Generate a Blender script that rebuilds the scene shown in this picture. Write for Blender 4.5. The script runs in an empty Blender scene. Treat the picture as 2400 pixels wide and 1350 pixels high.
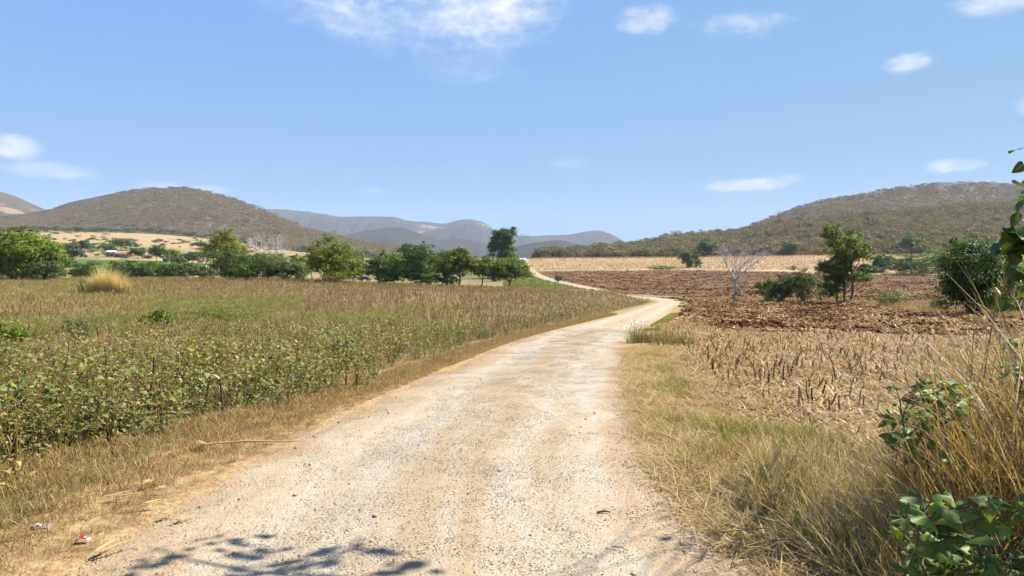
import bpy, math, random
import numpy as np
from mathutils import Vector, Euler

# ------------------------------------------------------------------ camera, world, sun, exposure
F = 1746.0            # focal length in pixels of the 2400 px wide photograph
EYE = 1.6             # eye height, ground below the camera is z = 0
HORIZON = 650.0
SUN_AZ, SUN_EL = math.radians(66), math.radians(52)
scene = bpy.context.scene
COL = scene.collection
cam_d = bpy.data.cameras.new("camera")
cam = bpy.data.objects.new("camera", cam_d)
COL.objects.link(cam)
cam_d.sensor_width = 36.0
cam_d.lens = 36.0 * F / 2400.0
cam_d.clip_start, cam_d.clip_end = 0.05, 20000
cam.location = (0, 0, EYE)
cam.rotation_euler = (math.radians(90) - math.atan((675 - HORIZON) / F), 0, 0)
scene.camera = cam

SUN_DIR = Vector((math.sin(SUN_AZ) * math.cos(SUN_EL), math.cos(SUN_AZ) * math.cos(SUN_EL), math.sin(SUN_EL)))
sun_d = bpy.data.lights.new("sun", 'SUN')
sun_d.energy = 4.8
sun_d.angle = math.radians(0.53)
sun_d.color = (1.0, 0.955, 0.88)
sun = bpy.data.objects.new("sun", sun_d)
COL.objects.link(sun)
sun.rotation_euler = SUN_DIR.to_track_quat('Z', 'Y').to_euler()

scene.view_settings.view_transform = 'Standard'
scene.view_settings.look = 'None'
scene.view_settings.gamma = 1.0
scene.view_settings.use_curve_mapping = False
scene.view_settings.exposure = 1.5
scene.render.engine = 'CYCLES'
scene.cycles.max_bounces = 5
scene.cycles.diffuse_bounces = 2
scene.cycles.glossy_bounces = 1
scene.cycles.transmission_bounces = 4
scene.cycles.transparent_max_bounces = 6
scene.cycles.volume_bounces = 0
scene.cycles.use_denoising = True
scene.cycles.use_adaptive_sampling = True
scene.cycles.adaptive_threshold = 0.03
scene.cycles.sample_clamp_indirect = 6.0

world = bpy.data.worlds.new("World")
scene.world = world
world.use_nodes = True


class N:
    """small helper to write node trees"""
    def __init__(self, tree):
        self.t = tree
        self.n = tree.nodes
        self.l = tree.links

    def new(self, typ, **kw):
        nd = self.n.new(typ)
        for k, v in kw.items():
            setattr(nd, k, v)
        return nd

    def put(self, sock, val):
        if hasattr(val, 'is_linked') or hasattr(val, 'links'):
            self.l.new(val, sock)
        elif val is not None:
            sock.default_value = val

    def math(self, op, a, b=None, c=None, clamp=False):
        nd = self.new('ShaderNodeMath', operation=op, use_clamp=clamp)
        for i, v in enumerate((a, b, c)):
            if v is not None:
                self.put(nd.inputs[i], v)
        return nd.outputs[0]

    def smooth(self, v, a, b, lo=0.0, hi=1.0):
        nd = self.new('ShaderNodeMapRange', interpolation_type='SMOOTHSTEP')
        self.put(nd.inputs['Value'], v)
        nd.inputs['From Min'].default_value = a
        nd.inputs['From Max'].default_value = b
        nd.inputs['To Min'].default_value = lo
        nd.inputs['To Max'].default_value = hi
        return nd.outputs[0]

    def mix(self, f, a, b, blend='MIX'):
        nd = self.new('ShaderNodeMix', data_type='RGBA', blend_type=blend)
        self.put(nd.inputs[0], f)
        for i, v in ((6, a), (7, b)):
            if isinstance(v, (tuple, list)):
                v = (*v[:3], 1.0)
            self.put(nd.inputs[i], v)
        return nd.outputs[2]

    def noise(self, vec, scale, detail=4.0, rough=0.55, dist=0.0):
        nd = self.new('ShaderNodeTexNoise')
        if vec is not None:
            self.l.new(vec, nd.inputs['Vector'])
        nd.inputs['Scale'].default_value = scale
        nd.inputs['Detail'].default_value = detail
        nd.inputs['Roughness'].default_value = rough
        nd.inputs['Distortion'].default_value = dist
        return nd.outputs[0]

    def ramp(self, f, stops, mode='LINEAR'):
        nd = self.new('ShaderNodeValToRGB')
        cr = nd.color_ramp
        cr.interpolation = mode
        while len(cr.elements) < len(stops):
            cr.elements.new(0.5)
        for e, (p, c) in zip(cr.elements, stops):
            e.position = p
            e.color = (*c[:3], 1.0)
        self.put(nd.inputs[0], f)
        return nd.outputs[0]


# sky: Nishita with scattered fair-weather clouds, by direction
w = N(world.node_tree)
for nd in list(w.n):
    w.n.remove(nd)
sky = w.new('ShaderNodeTexSky', sky_type='NISHITA')
sky.sun_disc = False
sky.sun_elevation = SUN_EL
sky.sun_rotation = SUN_AZ
sky.altitude = 300
sky.air_density = 1.0
sky.dust_density = 0.6
sky.ozone_density = 3.0
tc = w.new('ShaderNodeTexCoord')
sep = w.new('ShaderNodeSeparateXYZ')
w.l.new(tc.outputs['Generated'], sep.inputs[0])
az = w.math('ARCTAN2', sep.outputs[0], sep.outputs[1])
el = w.math('ARCSINE', sep.outputs[2])
stretch = w.new('ShaderNodeVectorMath', operation='MULTIPLY')
w.l.new(tc.outputs['Generated'], stretch.inputs[0])
stretch.inputs[1].default_value = (1.0, 1.0, 2.1)
n1 = w.noise(stretch.outputs[0], 9.0, 7.0, 0.62, 0.25)
n2 = w.noise(stretch.outputs[0], 34.0, 6.0, 0.68, 0.3)
nz = w.math('ADD', w.math('MULTIPLY', w.math('SUBTRACT', n1, 0.5), 3.4), w.math('MULTIPLY', w.math('SUBTRACT', n2, 0.5), 2.0))
CLOUDS = [  # px, py, half width, half height (pixels of the photograph), opacity, noise
    (1010, -60, 450, 190, 1.0, .9), (1060, 20, 340, 85, 1.0, 1.0), (1110, 165, 170, 55, .28, 1.4), (1505, 50, 88, 40, .75, 1.3),
    (1740, 58, 130, 34, .5, 1.6), (2120, 150, 76, 28, .9, 1.2), (2330, 8, 120, 30, .75, 1.0), (40, 345, 75, 30, .95, .7),
    (125, 402, 130, 20, .42, 1.4), (1745, 434, 105, 18, .7, 1.4), (2245, 387, 82, 18, .75, 1.4), (1330, 385, 60, 16, .40, .9),
    (870, 447, 45, 10, .40, .8), (380, 440, 80, 18, .4, .9), (490, 446, 60, 12, .35, .9), (1850, 418, 60, 12, .3, .9),
    (2398, 250, 40, 22, .4, .9), (650, 10, 90, 30, .25, 1.1),
    (2900, 200, 180, 60, .7, 1.0), (-500, 150, 260, 80, .8, 1.0), (-800, 420, 160, 40, .7, 1.0), (3300, 430, 200, 36, .7, 1.0)]
CLOUD_SPHERE = [(2.4, .35, .30, .09, .8), (3.0, .6, .35, .12, .8), (-2.2, .45, .3, .1, .8), (-1.7, .22, .2, .05, .7), (1.7, .75, .3, .12, .7),
                (-.4, .75, .3, .1, .7), (.5, 1.05, .4, .12, .7), (-2.8, .2, .25, .05, .7)]
cl = []
for (px, py, wx, wy, op, ns) in CLOUDS:
    a0, e0 = math.atan((px - 1200) / F), math.atan((HORIZON - py) / F)
    e0 = math.atan((HORIZON - py) / F * math.cos(a0))
    cl.append((a0, e0, wx / F * math.cos(a0) ** 2, wy / F, op, ns))
for (a0, e0, wa, we, op) in CLOUD_SPHERE:
    cl.append((a0, e0, wa, we, op, 1.0))
alpha = None
for (a0, e0, wa, we, op, ns) in cl:
    da = w.math('DIVIDE', w.math('SUBTRACT', az, a0), wa)
    de = w.math('DIVIDE', w.math('SUBTRACT', el, e0), we)
    r2 = w.math('ADD', w.math('MULTIPLY', da, da), w.math('MULTIPLY', de, de))
    m = w.math('SUBTRACT', w.math('MULTIPLY_ADD', nz, 0.62 * ns, 0.75), r2)
    fade = w.smooth(r2, 2.2, 0.9)
    a_ = w.math('MULTIPLY', w.math('MULTIPLY', w.smooth(m, -0.2, 1.3), fade), op)
    alpha = a_ if alpha is None else w.math('MAXIMUM', alpha, a_)
sp_ = w.new('ShaderNodeSeparateColor')
w.l.new(sky.outputs[0], sp_.inputs[0])
cb_ = w.new('ShaderNodeCombineColor')      # evens the sky out between zenith and horizon, as the camera's tone curve did
w.l.new(w.math('MULTIPLY', w.math('POWER', sp_.outputs[0], .42), 1.03), cb_.inputs[0])
w.l.new(w.math('MULTIPLY', w.math('POWER', sp_.outputs[1], .27), 2.14), cb_.inputs[1])
w.l.new(w.math('MULTIPLY', w.math('POWER', w.math('MAXIMUM', sp_.outputs[2], 1.5), -.22), 8.2), cb_.inputs[2])
cloud_shade = w.ramp(n2, [(0.32, (5.3, 5.8, 6.7)), (0.60, (7.0, 7.1, 7.3))])
mixed = w.mix(alpha, cb_.outputs[0], cloud_shade)
bg = w.new('ShaderNodeBackground')
bg.inputs['Strength'].default_value = 0.0512
w.l.new(mixed, bg.inputs['Color'])
wo = w.new('ShaderNodeOutputWorld')
w.l.new(bg.outputs[0], wo.inputs['Surface'])

# ------------------------------------------------------------------ helpers
rng = np.random.default_rng(7)
random.seed(7)
TAU = math.tau


def tag(o, label=None, cat=None, group=None, kind=None):
    if label: o['label'] = label
    if cat: o['category'] = cat
    if group: o['group'] = group
    if kind: o['kind'] = kind
    return o


def mk(name, V, Fs, mats, midx=None, smooth=False, parent=None, loc=None, link=True):
    """mesh object from arrays; Fs is one (n,k) array or a list of them"""
    V = np.asarray(V, dtype=np.float32).reshape(-1, 3)
    if not isinstance(Fs, (list, tuple)):
        Fs = [Fs]
    Fs = [np.asarray(f, dtype=np.int32) for f in Fs if len(f)]
    me = bpy.data.meshes.new(name)
    me.vertices.add(len(V))
    me.vertices.foreach_set('co', V.ravel())
    tot = np.concatenate([np.full(len(f), f.shape[1], np.int32) for f in Fs])
    loops = np.concatenate([f.ravel() for f in Fs])
    me.loops.add(len(loops))
    me.loops.foreach_set('vertex_index', loops)
    me.polygons.add(len(tot))
    st = np.concatenate([[0], np.cumsum(tot)[:-1]]).astype(np.int32)
    me.polygons.foreach_set('loop_start', st)
    me.polygons.foreach_set('loop_total', tot)
    if midx is not None:
        me.polygons.foreach_set('material_index', np.asarray(midx, np.int32))
    if smooth:
        me.polygons.foreach_set('use_smooth', np.ones(len(tot), bool))
    for m in (mats if isinstance(mats, (list, tuple)) else [mats]):
        me.materials.append(m)
    me.update(calc_edges=True)
    o = bpy.data.objects.new(name, me)
    if link:
        COL.objects.link(o)
    if parent:
        o.parent = parent
    if loc is not None:
        o.location = loc
    return o


class MB:
    """collects pieces of one mesh"""
    def __init__(self):
        self.V, self.F, self.M, self.n = [], {}, {}, 0

    def add(self, V, Fc, m=0):
        V = np.asarray(V, float).reshape(-1, 3)
        Fc = np.asarray(Fc, int)
        k = Fc.shape[1]
        self.F.setdefault(k, []).append(Fc + self.n)
        self.M.setdefault(k, []).append(np.full(len(Fc), m))
        self.V.append(V)
        self.n += len(V)

    def tube(self, pts, rad, sides=5, m=0, cap=True):
        pts = np.asarray(pts, float)
        rad = np.broadcast_to(np.asarray(rad, float), (len(pts),))
        t = np.gradient(pts, axis=0)
        t /= np.linalg.norm(t, axis=1)[:, None] + 1e-9
        ref = np.array([0.31, 0.95, 0.05]) if abs(t[0, 2]) > .6 else np.array([0.05, 0.1, 1.0])
        u = np.cross(t, ref)
        u /= np.linalg.norm(u, axis=1)[:, None] + 1e-9
        v = np.cross(t, u)
        a = np.arange(sides) / sides * TAU
        ring = pts[:, None, :] + rad[:, None, None] * (np.cos(a)[None, :, None] * u[:, None, :] + np.sin(a)[None, :, None] * v[:, None, :])
        n = len(pts)
        i = np.arange(n - 1)[:, None] * sides
        j = np.arange(sides)[None, :]
        j2 = (j + 1) % sides
        q = np.stack([i + j, i + j2, i + sides + j2, i + sides + j], -1).reshape(-1, 4)
        self.add(ring.reshape(-1, 3), q, m)
        if cap:
            self.add(ring[-1], np.arange(sides)[None, :], m)

    def box(self, c, s, rz=0.0, m=0):
        c, s = np.asarray(c, float), np.asarray(s, float) / 2
        p = np.array([[x, y, z] for x in (-1, 1) for y in (-1, 1) for z in (-1, 1)]) * s
        ca, sa = math.cos(rz), math.sin(rz)
        p = np.stack([p[:, 0] * ca - p[:, 1] * sa, p[:, 0] * sa + p[:, 1] * ca, p[:, 2]], 1) + c
        self.add(p, [[0, 1, 3, 2], [4, 6, 7, 5], [0, 4, 5, 1], [2, 3, 7, 6], [0, 2, 6, 4], [1, 5, 7, 3]], m)

    def build(self, name, mats, parent=None, smooth=False, loc=None, link=True):
        Fs, M = [], []
        for k in self.F:
            Fs.append(np.concatenate(self.F[k]))
            M.append(np.concatenate(self.M[k]))
        return mk(name, np.concatenate(self.V), Fs, mats, np.concatenate(M), smooth, parent, loc, link)


def empty(name, loc, rz=0.0):
    o = bpy.data.objects.new(name, None)
    o.empty_display_size = 0.2
    COL.objects.link(o)
    o.location = loc
    o.rotation_euler = (0, 0, rz)
    return o


def sstep(x, a, b):
    t = np.clip((np.asarray(x, float) - a) / (b - a), 0, 1)
    return t * t * (3 - 2 * t)


_tab = np.random.default_rng(3).random((256, 256))


def vnoise(x, y):
    x, y = np.asarray(x, float), np.asarray(y, float)
    xi, yi = np.floor(x).astype(int), np.floor(y).astype(int)
    fx, fy = x - xi, y - yi
    fx, fy = fx * fx * (3 - 2 * fx), fy * fy * (3 - 2 * fy)
    g = lambda a, b: _tab[a & 255, b & 255]
    return (g(xi, yi) * (1 - fx) + g(xi + 1, yi) * fx) * (1 - fy) + (g(xi, yi + 1) * (1 - fx) + g(xi + 1, yi + 1) * fx) * fy


def fbm(x, y, o=4):
    s, a, t = 0.0, 0.5, 0.0
    for i in range(o):
        s = s + a * vnoise(x * 2 ** i + 17.3 * i, y * 2 ** i + 5.1 * i)
        t += a
        a *= 0.5
    return s / t


# ------------------------------------------------------------------ terrain height
D_ = [0, 10, 20, 40, 60, 80, 100, 130, 150, 170, 190, 220, 260, 300, 350, 400, 480, 600, 800, 1200, 2000, 6500]
N3 = [-1.6, -1.83, -2.06]
COLS = {
    -700: [-1.6, -1.83, -2.0, -2.0, -1.75, -1.4, -1.0, -.5, -.4, -.3, -.3, -.2, .5, 2, 7, 10.5, 17, 29, 50, 70, 75, 75],
    0: [-1.6, -1.83, -2.0, -2.0, -1.75, -1.4, -1.0, -.5, -.4, -.3, -.3, -.2, .5, 2, 7, 10.5, 17, 29, 50, 70, 75, 75],
    300: [-1.6, -1.83, -2.03, -2.05, -1.8, -1.45, -1.0, -.5, -.4, -.3, -.3, -.3, .2, 1.5, 7, 10, 16, 28, 47, 66, 70, 70],
    600: [-1.6, -1.83, -2.05, -2.1, -1.9, -1.55, -1.15, -.55, -.4, -.35, -.5, -.7, -.8, -.3, 3, 7, 13, 22, 35, 50, 40, 20],
    900: N3 + [-2.25, -2.15, -1.85, -1.55, -1.25, -1.2, -1.2, -1.2, -1.0, -1.0, -.6, 2.2, 5.5, 11, 15, 20, 20, 15, 10],
    1200: N3 + [-2.4, -2.5, -2.4, -2.25, -2.15, -2.2, -2.3, -2.5, -2.4, -1.5, 0, 2.6, 5.7, 12, 11.5, 10, 10, 10, 10],
    1300: N3 + [-2.45, -2.65, -2.6, -2.5, -2.4, -2.4, -2.5, -2.7, -2.5, -1.6, 0, 2.7, 5.9, 12.1, 12, 10, 10, 10, 10],
    1385: N3 + [-2.5, -2.8, -2.85, -2.8, -2.6, -2.5, -3.0, -3.6, -3.3, -2, -.5, 3, 6.2, 12.2, 12, 10, 10, 10, 10],
    1470: N3 + [-2.5, -2.9, -3.1, -3.2, -3.1, -3.15, -4.1, -4.5, -4.0, -2.3, -.8, 3.2, 6.5, 12.4, 13, 12, 12, 12, 12],
    1570: N3 + [-2.5, -2.95, -3.4, -3.85, -4.4, -4.73, -4.6, -4.4, -3.8, -2.3, -.8, 3.3, 6.8, 12.6, 15, 15, 15, 15, 15],
    1800: N3 + [-2.5, -2.95, -3.35, -3.65, -4.1, -4.3, -4.3, -4.1, -3.5, -2.1, -.5, 3.6, 7.3, 13.8, 17, 20, 20, 20, 20],
    2100: N3 + [-2.45, -2.85, -3.2, -3.5, -3.9, -4.0, -3.9, -3.6, -3.0, -1.4, 1, 4.2, 8.5, 15, 20, 24, 24, 24, 24],
    2400: N3 + [-2.45, -2.8, -3.1, -3.4, -3.7, -3.8, -3.7, -3.4, -2.6, -1.0, 1.5, 5, 9.5, 16.5, 22, 26, 26, 26, 26],
    3100: N3 + [-2.45, -2.8, -3.1, -3.4, -3.7, -3.8, -3.7, -3.4, -2.6, -1.0, 1.5, 5, 9.5, 16.5, 22, 26, 26, 26, 26],
}


def hermite(xs, ys, q):
    """smooth monotone-ish cubic through (xs, ys[:, ...])"""
    xs, ys, q = np.asarray(xs, float), np.asarray(ys, float), np.asarray(q, float)
    h = np.diff(xs)
    s = np.diff(ys) / h
    m = np.empty_like(ys)
    m[1:-1] = np.where(s[:-1] * s[1:] > 0, 2 * s[:-1] * s[1:] / (s[:-1] + s[1:] + 1e-12), 0.0)
    m[0], m[-1] = s[0], s[-1]
    i = np.clip(np.searchsorted(xs, q) - 1, 0, len(xs) - 2)
    t = np.clip((q - xs[i]) / h[i], 0, 1)
    return ((1 + 2 * t) * (1 - t) ** 2 * ys[i] + t * (1 - t) ** 2 * h[i] * m[i] + t * t * (3 - 2 * t) * ys[i + 1] + t * t * (t - 1) * h[i] * m[i + 1])


LQ = np.linspace(0, math.log(6501), 700)
PQ = np.linspace(-700, 3100, 191)
_a = np.array([hermite(D_, COLS[c], np.exp(LQ) - 1) for c in COLS])
TAB = np.array([hermite(list(COLS), _a[:, k], PQ) for k in range(len(LQ))])     # [logd, px]

RP = np.array([(-.4, -9, -1.42), (-.45, 0, -1.6), (-.57, 4.2, -1.697), (-.64, 6.5, -1.75), (-.39, 9, -1.81), (.17, 13.3, -1.906), (.83, 17.5, -2.0),
               (2.1, 25.4, -2.18), (4.3, 35, -2.4), (9.6, 56, -2.88), (18.2, 93, -3.72), (26.8, 128, -4.4), (31.3, 150, -4.73), (31.6, 163, -4.6),
               (28.6, 178, -4.6), (25, 198, -4.2), (23.3, 220, -3.3), (18, 255, -2.0), (12.5, 300, 0), (9.6, 350, 2.6), (8.5, 400, 5.7),
               (7.7, 465, 11.2), (7, 500, 12.2), (6, 560, 11.5), (4, 640, 10)])


def road_xz(y):
    y = np.clip(y, -9, 640)
    x = hermite(RP[:, 1], RP[:, 0], y)
    # rounder bends than the monotone spline gives
    x = (x + hermite(RP[:, 1], RP[:, 0], np.clip(y - 2 - .02 * y, -9, 640)) + hermite(RP[:, 1], RP[:, 0], np.clip(y + 2 + .02 * y, -9, 640))) / 3
    return x, hermite(RP[:, 1], RP[:, 2], y)


def lateral(x, y):
    """signed distance from the road's middle line"""
    x0, _ = road_xz(y)
    x1, _ = road_xz(np.asarray(y) + 1.0)
    return (x - x0) / np.sqrt(1 + (x1 - x0) ** 2)


def to_px(x, y):
    a = np.clip(np.arctan2(x, y), -0.82, 0.82)
    return 1200 + F * np.tan(a)


def T(x, y):
    x, y = np.asarray(x, float), np.asarray(y, float)
    a = np.arctan2(x, y)
    ac = np.clip(a, -0.82, 0.82)
    px = 1200 + F * np.tan(ac)
    d = np.hypot(x, y) * np.cos(ac)
    li = np.clip(np.log1p(d) / LQ[-1] * (len(LQ) - 1), 0, len(LQ) - 1.001)
    pi_ = np.clip((px - PQ[0]) / (PQ[-1] - PQ[0]) * (len(PQ) - 1), 0, len(PQ) - 1.001)
    i, j = li.astype(int), pi_.astype(int)
    fi, fj = li - i, pi_ - j
    z = (TAB[i, j] * (1 - fi) + TAB[i + 1, j] * fi) * (1 - fj) + (TAB[i, j + 1] * (1 - fi) + TAB[i + 1, j + 1] * fi) * fj
    s = np.abs(lateral(x, y))
    _, zr = road_xz(y)
    wr = (1 - sstep(s, 2.6, 8 + 0.02 * np.clip(d, 0, 400))) * (y < 620) * (y > -9)
    z = z * (1 - wr) + zr * wr
    bump = (fbm(x * .35, y * .35, 3) - .5) * .12 + (fbm(x * .03, y * .03, 2) - .5) * .5 * sstep(d, 20, 150) + (fbm(x * .006, y * .006, 3) - .5) * 12 * sstep(d, 450, 1200)
    return z + EYE + bump * sstep(s, 2.3, 4.5)


def P(px, d, up=0.0):
    """point on the ground below pixel column px at depth d"""
    x = (px - 1200) / F * d
    return (x, d, float(T(x, d)) + up)


# ------------------------------------------------------------------ materials
MATS = {}


def tone(c, sat=1.18, k=.66):
    lum = .3 * c[0] + .55 * c[1] + .15 * c[2]
    return tuple(max(.004, (lum + (v - lum) * sat) * k) for v in c[:3])


def base_mat(name):
    m = bpy.data.materials.new(name)
    m.use_nodes = True
    n = N(m.node_tree)
    for nd in list(n.n):
        n.n.remove(nd)
    out = n.new('ShaderNodeOutputMaterial')
    return m, n, out


def leaf_mat(name, cols, trans=0.35, rough=0.55, spec=0.2, inst=0.35, patch=None):
    """foliage: colour by leaf, brightness by plant, part of the light passes through"""
    m, n, out = base_mat(name)
    g = n.new('ShaderNodeNewGeometry')
    cols = [tone(c_) for c_ in cols]
    k = len(cols)
    c = n.ramp(g.outputs['Random Per Island'], [(i / max(1, k - 1), cc) for i, cc in enumerate(cols)])
    oi = n.new('ShaderNodeObjectInfo')
    v = n.math('MULTIPLY_ADD', oi.outputs['Random'], inst, 1.0 - inst / 2)
    hsn = n.new('ShaderNodeHueSaturation')
    n.l.new(c, hsn.inputs['Color'])
    n.l.new(v, hsn.inputs['Value'])
    c = hsn.outputs[0]
    if patch:
        geo = n.noise(g.outputs['Position'], patch[0], 3.0)
        c = n.mix(n.smooth(geo, .42, .62), c, n.mix(0.8, c, tone(patch[1])))
    p = n.new('ShaderNodeBsdfPrincipled')
    n.l.new(c, p.inputs['Base Color'])
    p.inputs['Roughness'].default_value = rough
    p.inputs['Specular IOR Level'].default_value = spec
    if trans > 0:
        t = n.new('ShaderNodeBsdfTranslucent')
        n.l.new(n.mix(1.0, c, (1.25, 1.2, .6), 'MULTIPLY'), t.inputs['Color'])
        ms = n.new('ShaderNodeMixShader')
        ms.inputs[0].default_value = trans
        n.l.new(p.outputs[0], ms.inputs[1])
        n.l.new(t.outputs[0], ms.inputs[2])
        n.l.new(ms.outputs[0], out.inputs[0])
    else:
        n.l.new(p.outputs[0], out.inputs[0])
    MATS[name] = m
    return m


def plain_mat(name, c1, c2, scale=6.0, rough=0.8, bump=0.0, bscale=None, metallic=0.0, spec=0.3):
    m, n, out = base_mat(name)
    tcn = n.new('ShaderNodeTexCoord')
    nz_ = n.noise(tcn.outputs['Object'], scale, 5.0, 0.6)
    c = n.mix(n.smooth(nz_, .35, .65), tone(c1), tone(c2))
    p = n.new('ShaderNodeBsdfPrincipled')
    n.l.new(c, p.inputs['Base Color'])
    p.inputs['Roughness'].default_value = rough
    p.inputs['Metallic'].default_value = metallic
    p.inputs['Specular IOR Level'].default_value = spec
    if bump:
        b = n.new('ShaderNodeBump')
        b.inputs['Strength'].default_value = bump
        b.inputs['Distance'].default_value = 0.02
        n.l.new(n.noise(tcn.outputs['Object'], bscale or scale * 4, 4.0), b.inputs['Height'])
        n.l.new(b.outputs[0], p.inputs['Normal'])
    n.l.new(p.outputs[0], out.inputs[0])
    MATS[name] = m
    return m


leaf_mat('tree_green', [(0.07, 0.126, 0.02), (0.14, 0.224, 0.036), (0.21, 0.294, 0.056)])
leaf_mat('tree_bright', [(.10, .15, .022), (.165, .22, .036), (.25, .29, .055)])
leaf_mat('tree_dark', [(0.045, 0.091, 0.021), (0.088, 0.149, 0.035), (0.149, 0.219, 0.053)])
leaf_mat('tree_yellow', [(0.154, 0.196, 0.042), (0.238, 0.266, 0.056), (0.322, 0.322, 0.07)])
leaf_mat('tree_bamboo', [(0.07, 0.105, 0.017), (0.154, 0.196, 0.031), (0.28, 0.28, 0.056)])
leaf_mat('tree_grey', [(0.098, 0.14, 0.056), (0.14, 0.182, 0.084), (0.182, 0.224, 0.112)])
leaf_mat('mango_leaf', [(0.07, 0.114, 0.021), (0.149, 0.21, 0.043), (0.315, 0.333, 0.079)])
leaf_mat('bush_leaf', [(.06, .095, .026), (.105, .15, .042), (.155, .195, .06)])
leaf_mat('bean_leaf', [(.10, .145, .05), (.16, .21, .075), (.235, .27, .09), (.36, .325, .13)], trans=.3, rough=.55, spec=.25, inst=.6,
         patch=(.45, (.32, .28, .10)))
leaf_mat('bean_dry', [(.20, .14, .06), (.34, .27, .10), (.46, .38, .15), (.22, .22, .07)], trans=.3, inst=.5)
leaf_mat('bean_stem', [(.19, .13, .065), (.26, .19, .09)], trans=.1)
leaf_mat('weed_green', [(.13, .17, .04), (.20, .235, .06), (.28, .29, .085)], trans=.3)
leaf_mat('weed_mix', [(.13, .14, .05), (.22, .185, .085), (.32, .26, .13), (.18, .19, .06)], trans=.3)
leaf_mat('grass_green', [(.14, .18, .03), (.22, .25, .05), (.34, .32, .09)], trans=.35)
leaf_mat('grass_dry', [(.25, .17, .07), (.44, .32, .14), (.62, .48, .23)], trans=.3, inst=.45)
leaf_mat('grass_gold', [(.46, .36, .16), (.58, .46, .24), (.68, .56, .33)], trans=.3)
leaf_mat('straw_pale', [(.62, .49, .24), (.78, .64, .36), (.90, .76, .48)], trans=.4)
leaf_mat('grass_brown', [(.15, .095, .045), (.24, .16, .075), (.36, .26, .13)], trans=.25, inst=.45)
leaf_mat('reed_dry', [(.30, .20, .10), (.50, .38, .20), (.66, .53, .31), (.74, .62, .40)], trans=.3)
leaf_mat('husk', [(.24, .16, .08), (.44, .31, .16), (.62, .47, .27), (.14, .085, .045)], trans=.25, inst=.4)
leaf_mat('husk_dark', [(.18, .11, .06), (.34, .225, .13), (.50, .36, .21)], trans=.2, inst=.5)
leaf_mat('straw_flake', [(.32, .20, .09), (.50, .345, .165), (.66, .49, .26), (.17, .09, .045)], trans=.2, inst=.4)
leaf_mat('broad_leaf', [(.135, .20, .04), (.22, .29, .075)], trans=.3, rough=.55, spec=.25, inst=.9)
leaf_mat('tree_leaf_near', [(.045, .09, .018), (.075, .125, .025)], trans=.35, rough=.35, spec=.5, inst=.6)
leaf_mat('twig_grey', [(.26, .22, .175), (.30, .26, .205), (.34, .295, .24)], trans=.3, inst=.38, patch=(.006, (.24, .175, .135)))
leaf_mat('twig_olive', [(.20, .18, .095), (.25, .22, .115), (.29, .25, .14)], trans=.3, inst=.38)
leaf_mat('twig_rust', [(.24, .17, .11), (.29, .21, .135), (.33, .25, .165)], trans=.3, inst=.38)
leaf_mat('far_green', [(.05, .075, .032), (.075, .10, .042)], trans=.2, inst=.4)
plain_mat('bark', (.10, .07, .05), (.20, .155, .115), 9, .9, .6)
plain_mat('bark_pale', (.52, .48, .43), (.72, .68, .62), 5, .8, .4)
plain_mat('bark_dark', (.045, .032, .024), (.09, .065, .05), 9, .9, .5)
plain_mat('stalk_dark', (.07, .045, .028), (.19, .125, .07), 14, .85, .4)
plain_mat('stalk_pale', (.30, .21, .11), (.48, .36, .21), 10, .75, .3)
plain_mat('yellow_cane', (.50, .38, .13), (.60, .48, .20), 7, .6, .2)
plain_mat('pebble', (.40, .33, .25), (.56, .49, .39), 3, .85, .3, 30)
plain_mat('pebble_dark', (.25, .21, .165), (.38, .32, .255), 3, .85, .3, 30)
plain_mat('clod', (.095, .042, .02), (.155, .073, .037), 6, 1.0, .7, 30, spec=.03)
plain_mat('white_wall', (.72, .71, .68), (.82, .81, .78), 2, .8)
plain_mat('tin_roof', (.70, .71, .72), (.82, .83, .84), 1, .45, metallic=.2)
plain_mat('thatch', (.30, .22, .13), (.46, .35, .21), 3, .95, .5)
plain_mat('mud_wall', (.22, .14, .09), (.32, .21, .14), 2, .95)
plain_mat('concrete', (.40, .39, .37), (.52, .51, .48), 2, .85)
plain_mat('car_paint', (.012, .013, .016), (.016, .017, .02), 1, .25, spec=.6)
plain_mat('dark_glass', (.02, .025, .03), (.03, .035, .04), 1, .08, spec=.8)
plain_mat('tyre', (.018, .018, .018), (.03, .03, .03), 8, .9)
plain_mat('lamp_lens', (.75, .75, .74), (.85, .85, .84), 1, .2)
plain_mat('dark_wood', (.06, .045, .035), (.11, .085, .065), 5, .85)
plain_mat('bird', (.012, .012, .014), (.02, .02, .022), 5, .7)
plain_mat('paper_white', (.50, .49, .48), (.66, .65, .64), 8, .5)
plain_mat('paper_dull', (.50, .48, .45), (.60, .58, .55), 8, .6)
plain_mat('paper_red', (.45, .03, .03), (.55, .05, .045), 8, .4)
plain_mat('paper_grey', (.16, .15, .16), (.26, .25, .26), 18, .5)
plain_mat('cow', (.62, .58, .52), (.75, .72, .67), 3, .8)


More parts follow.
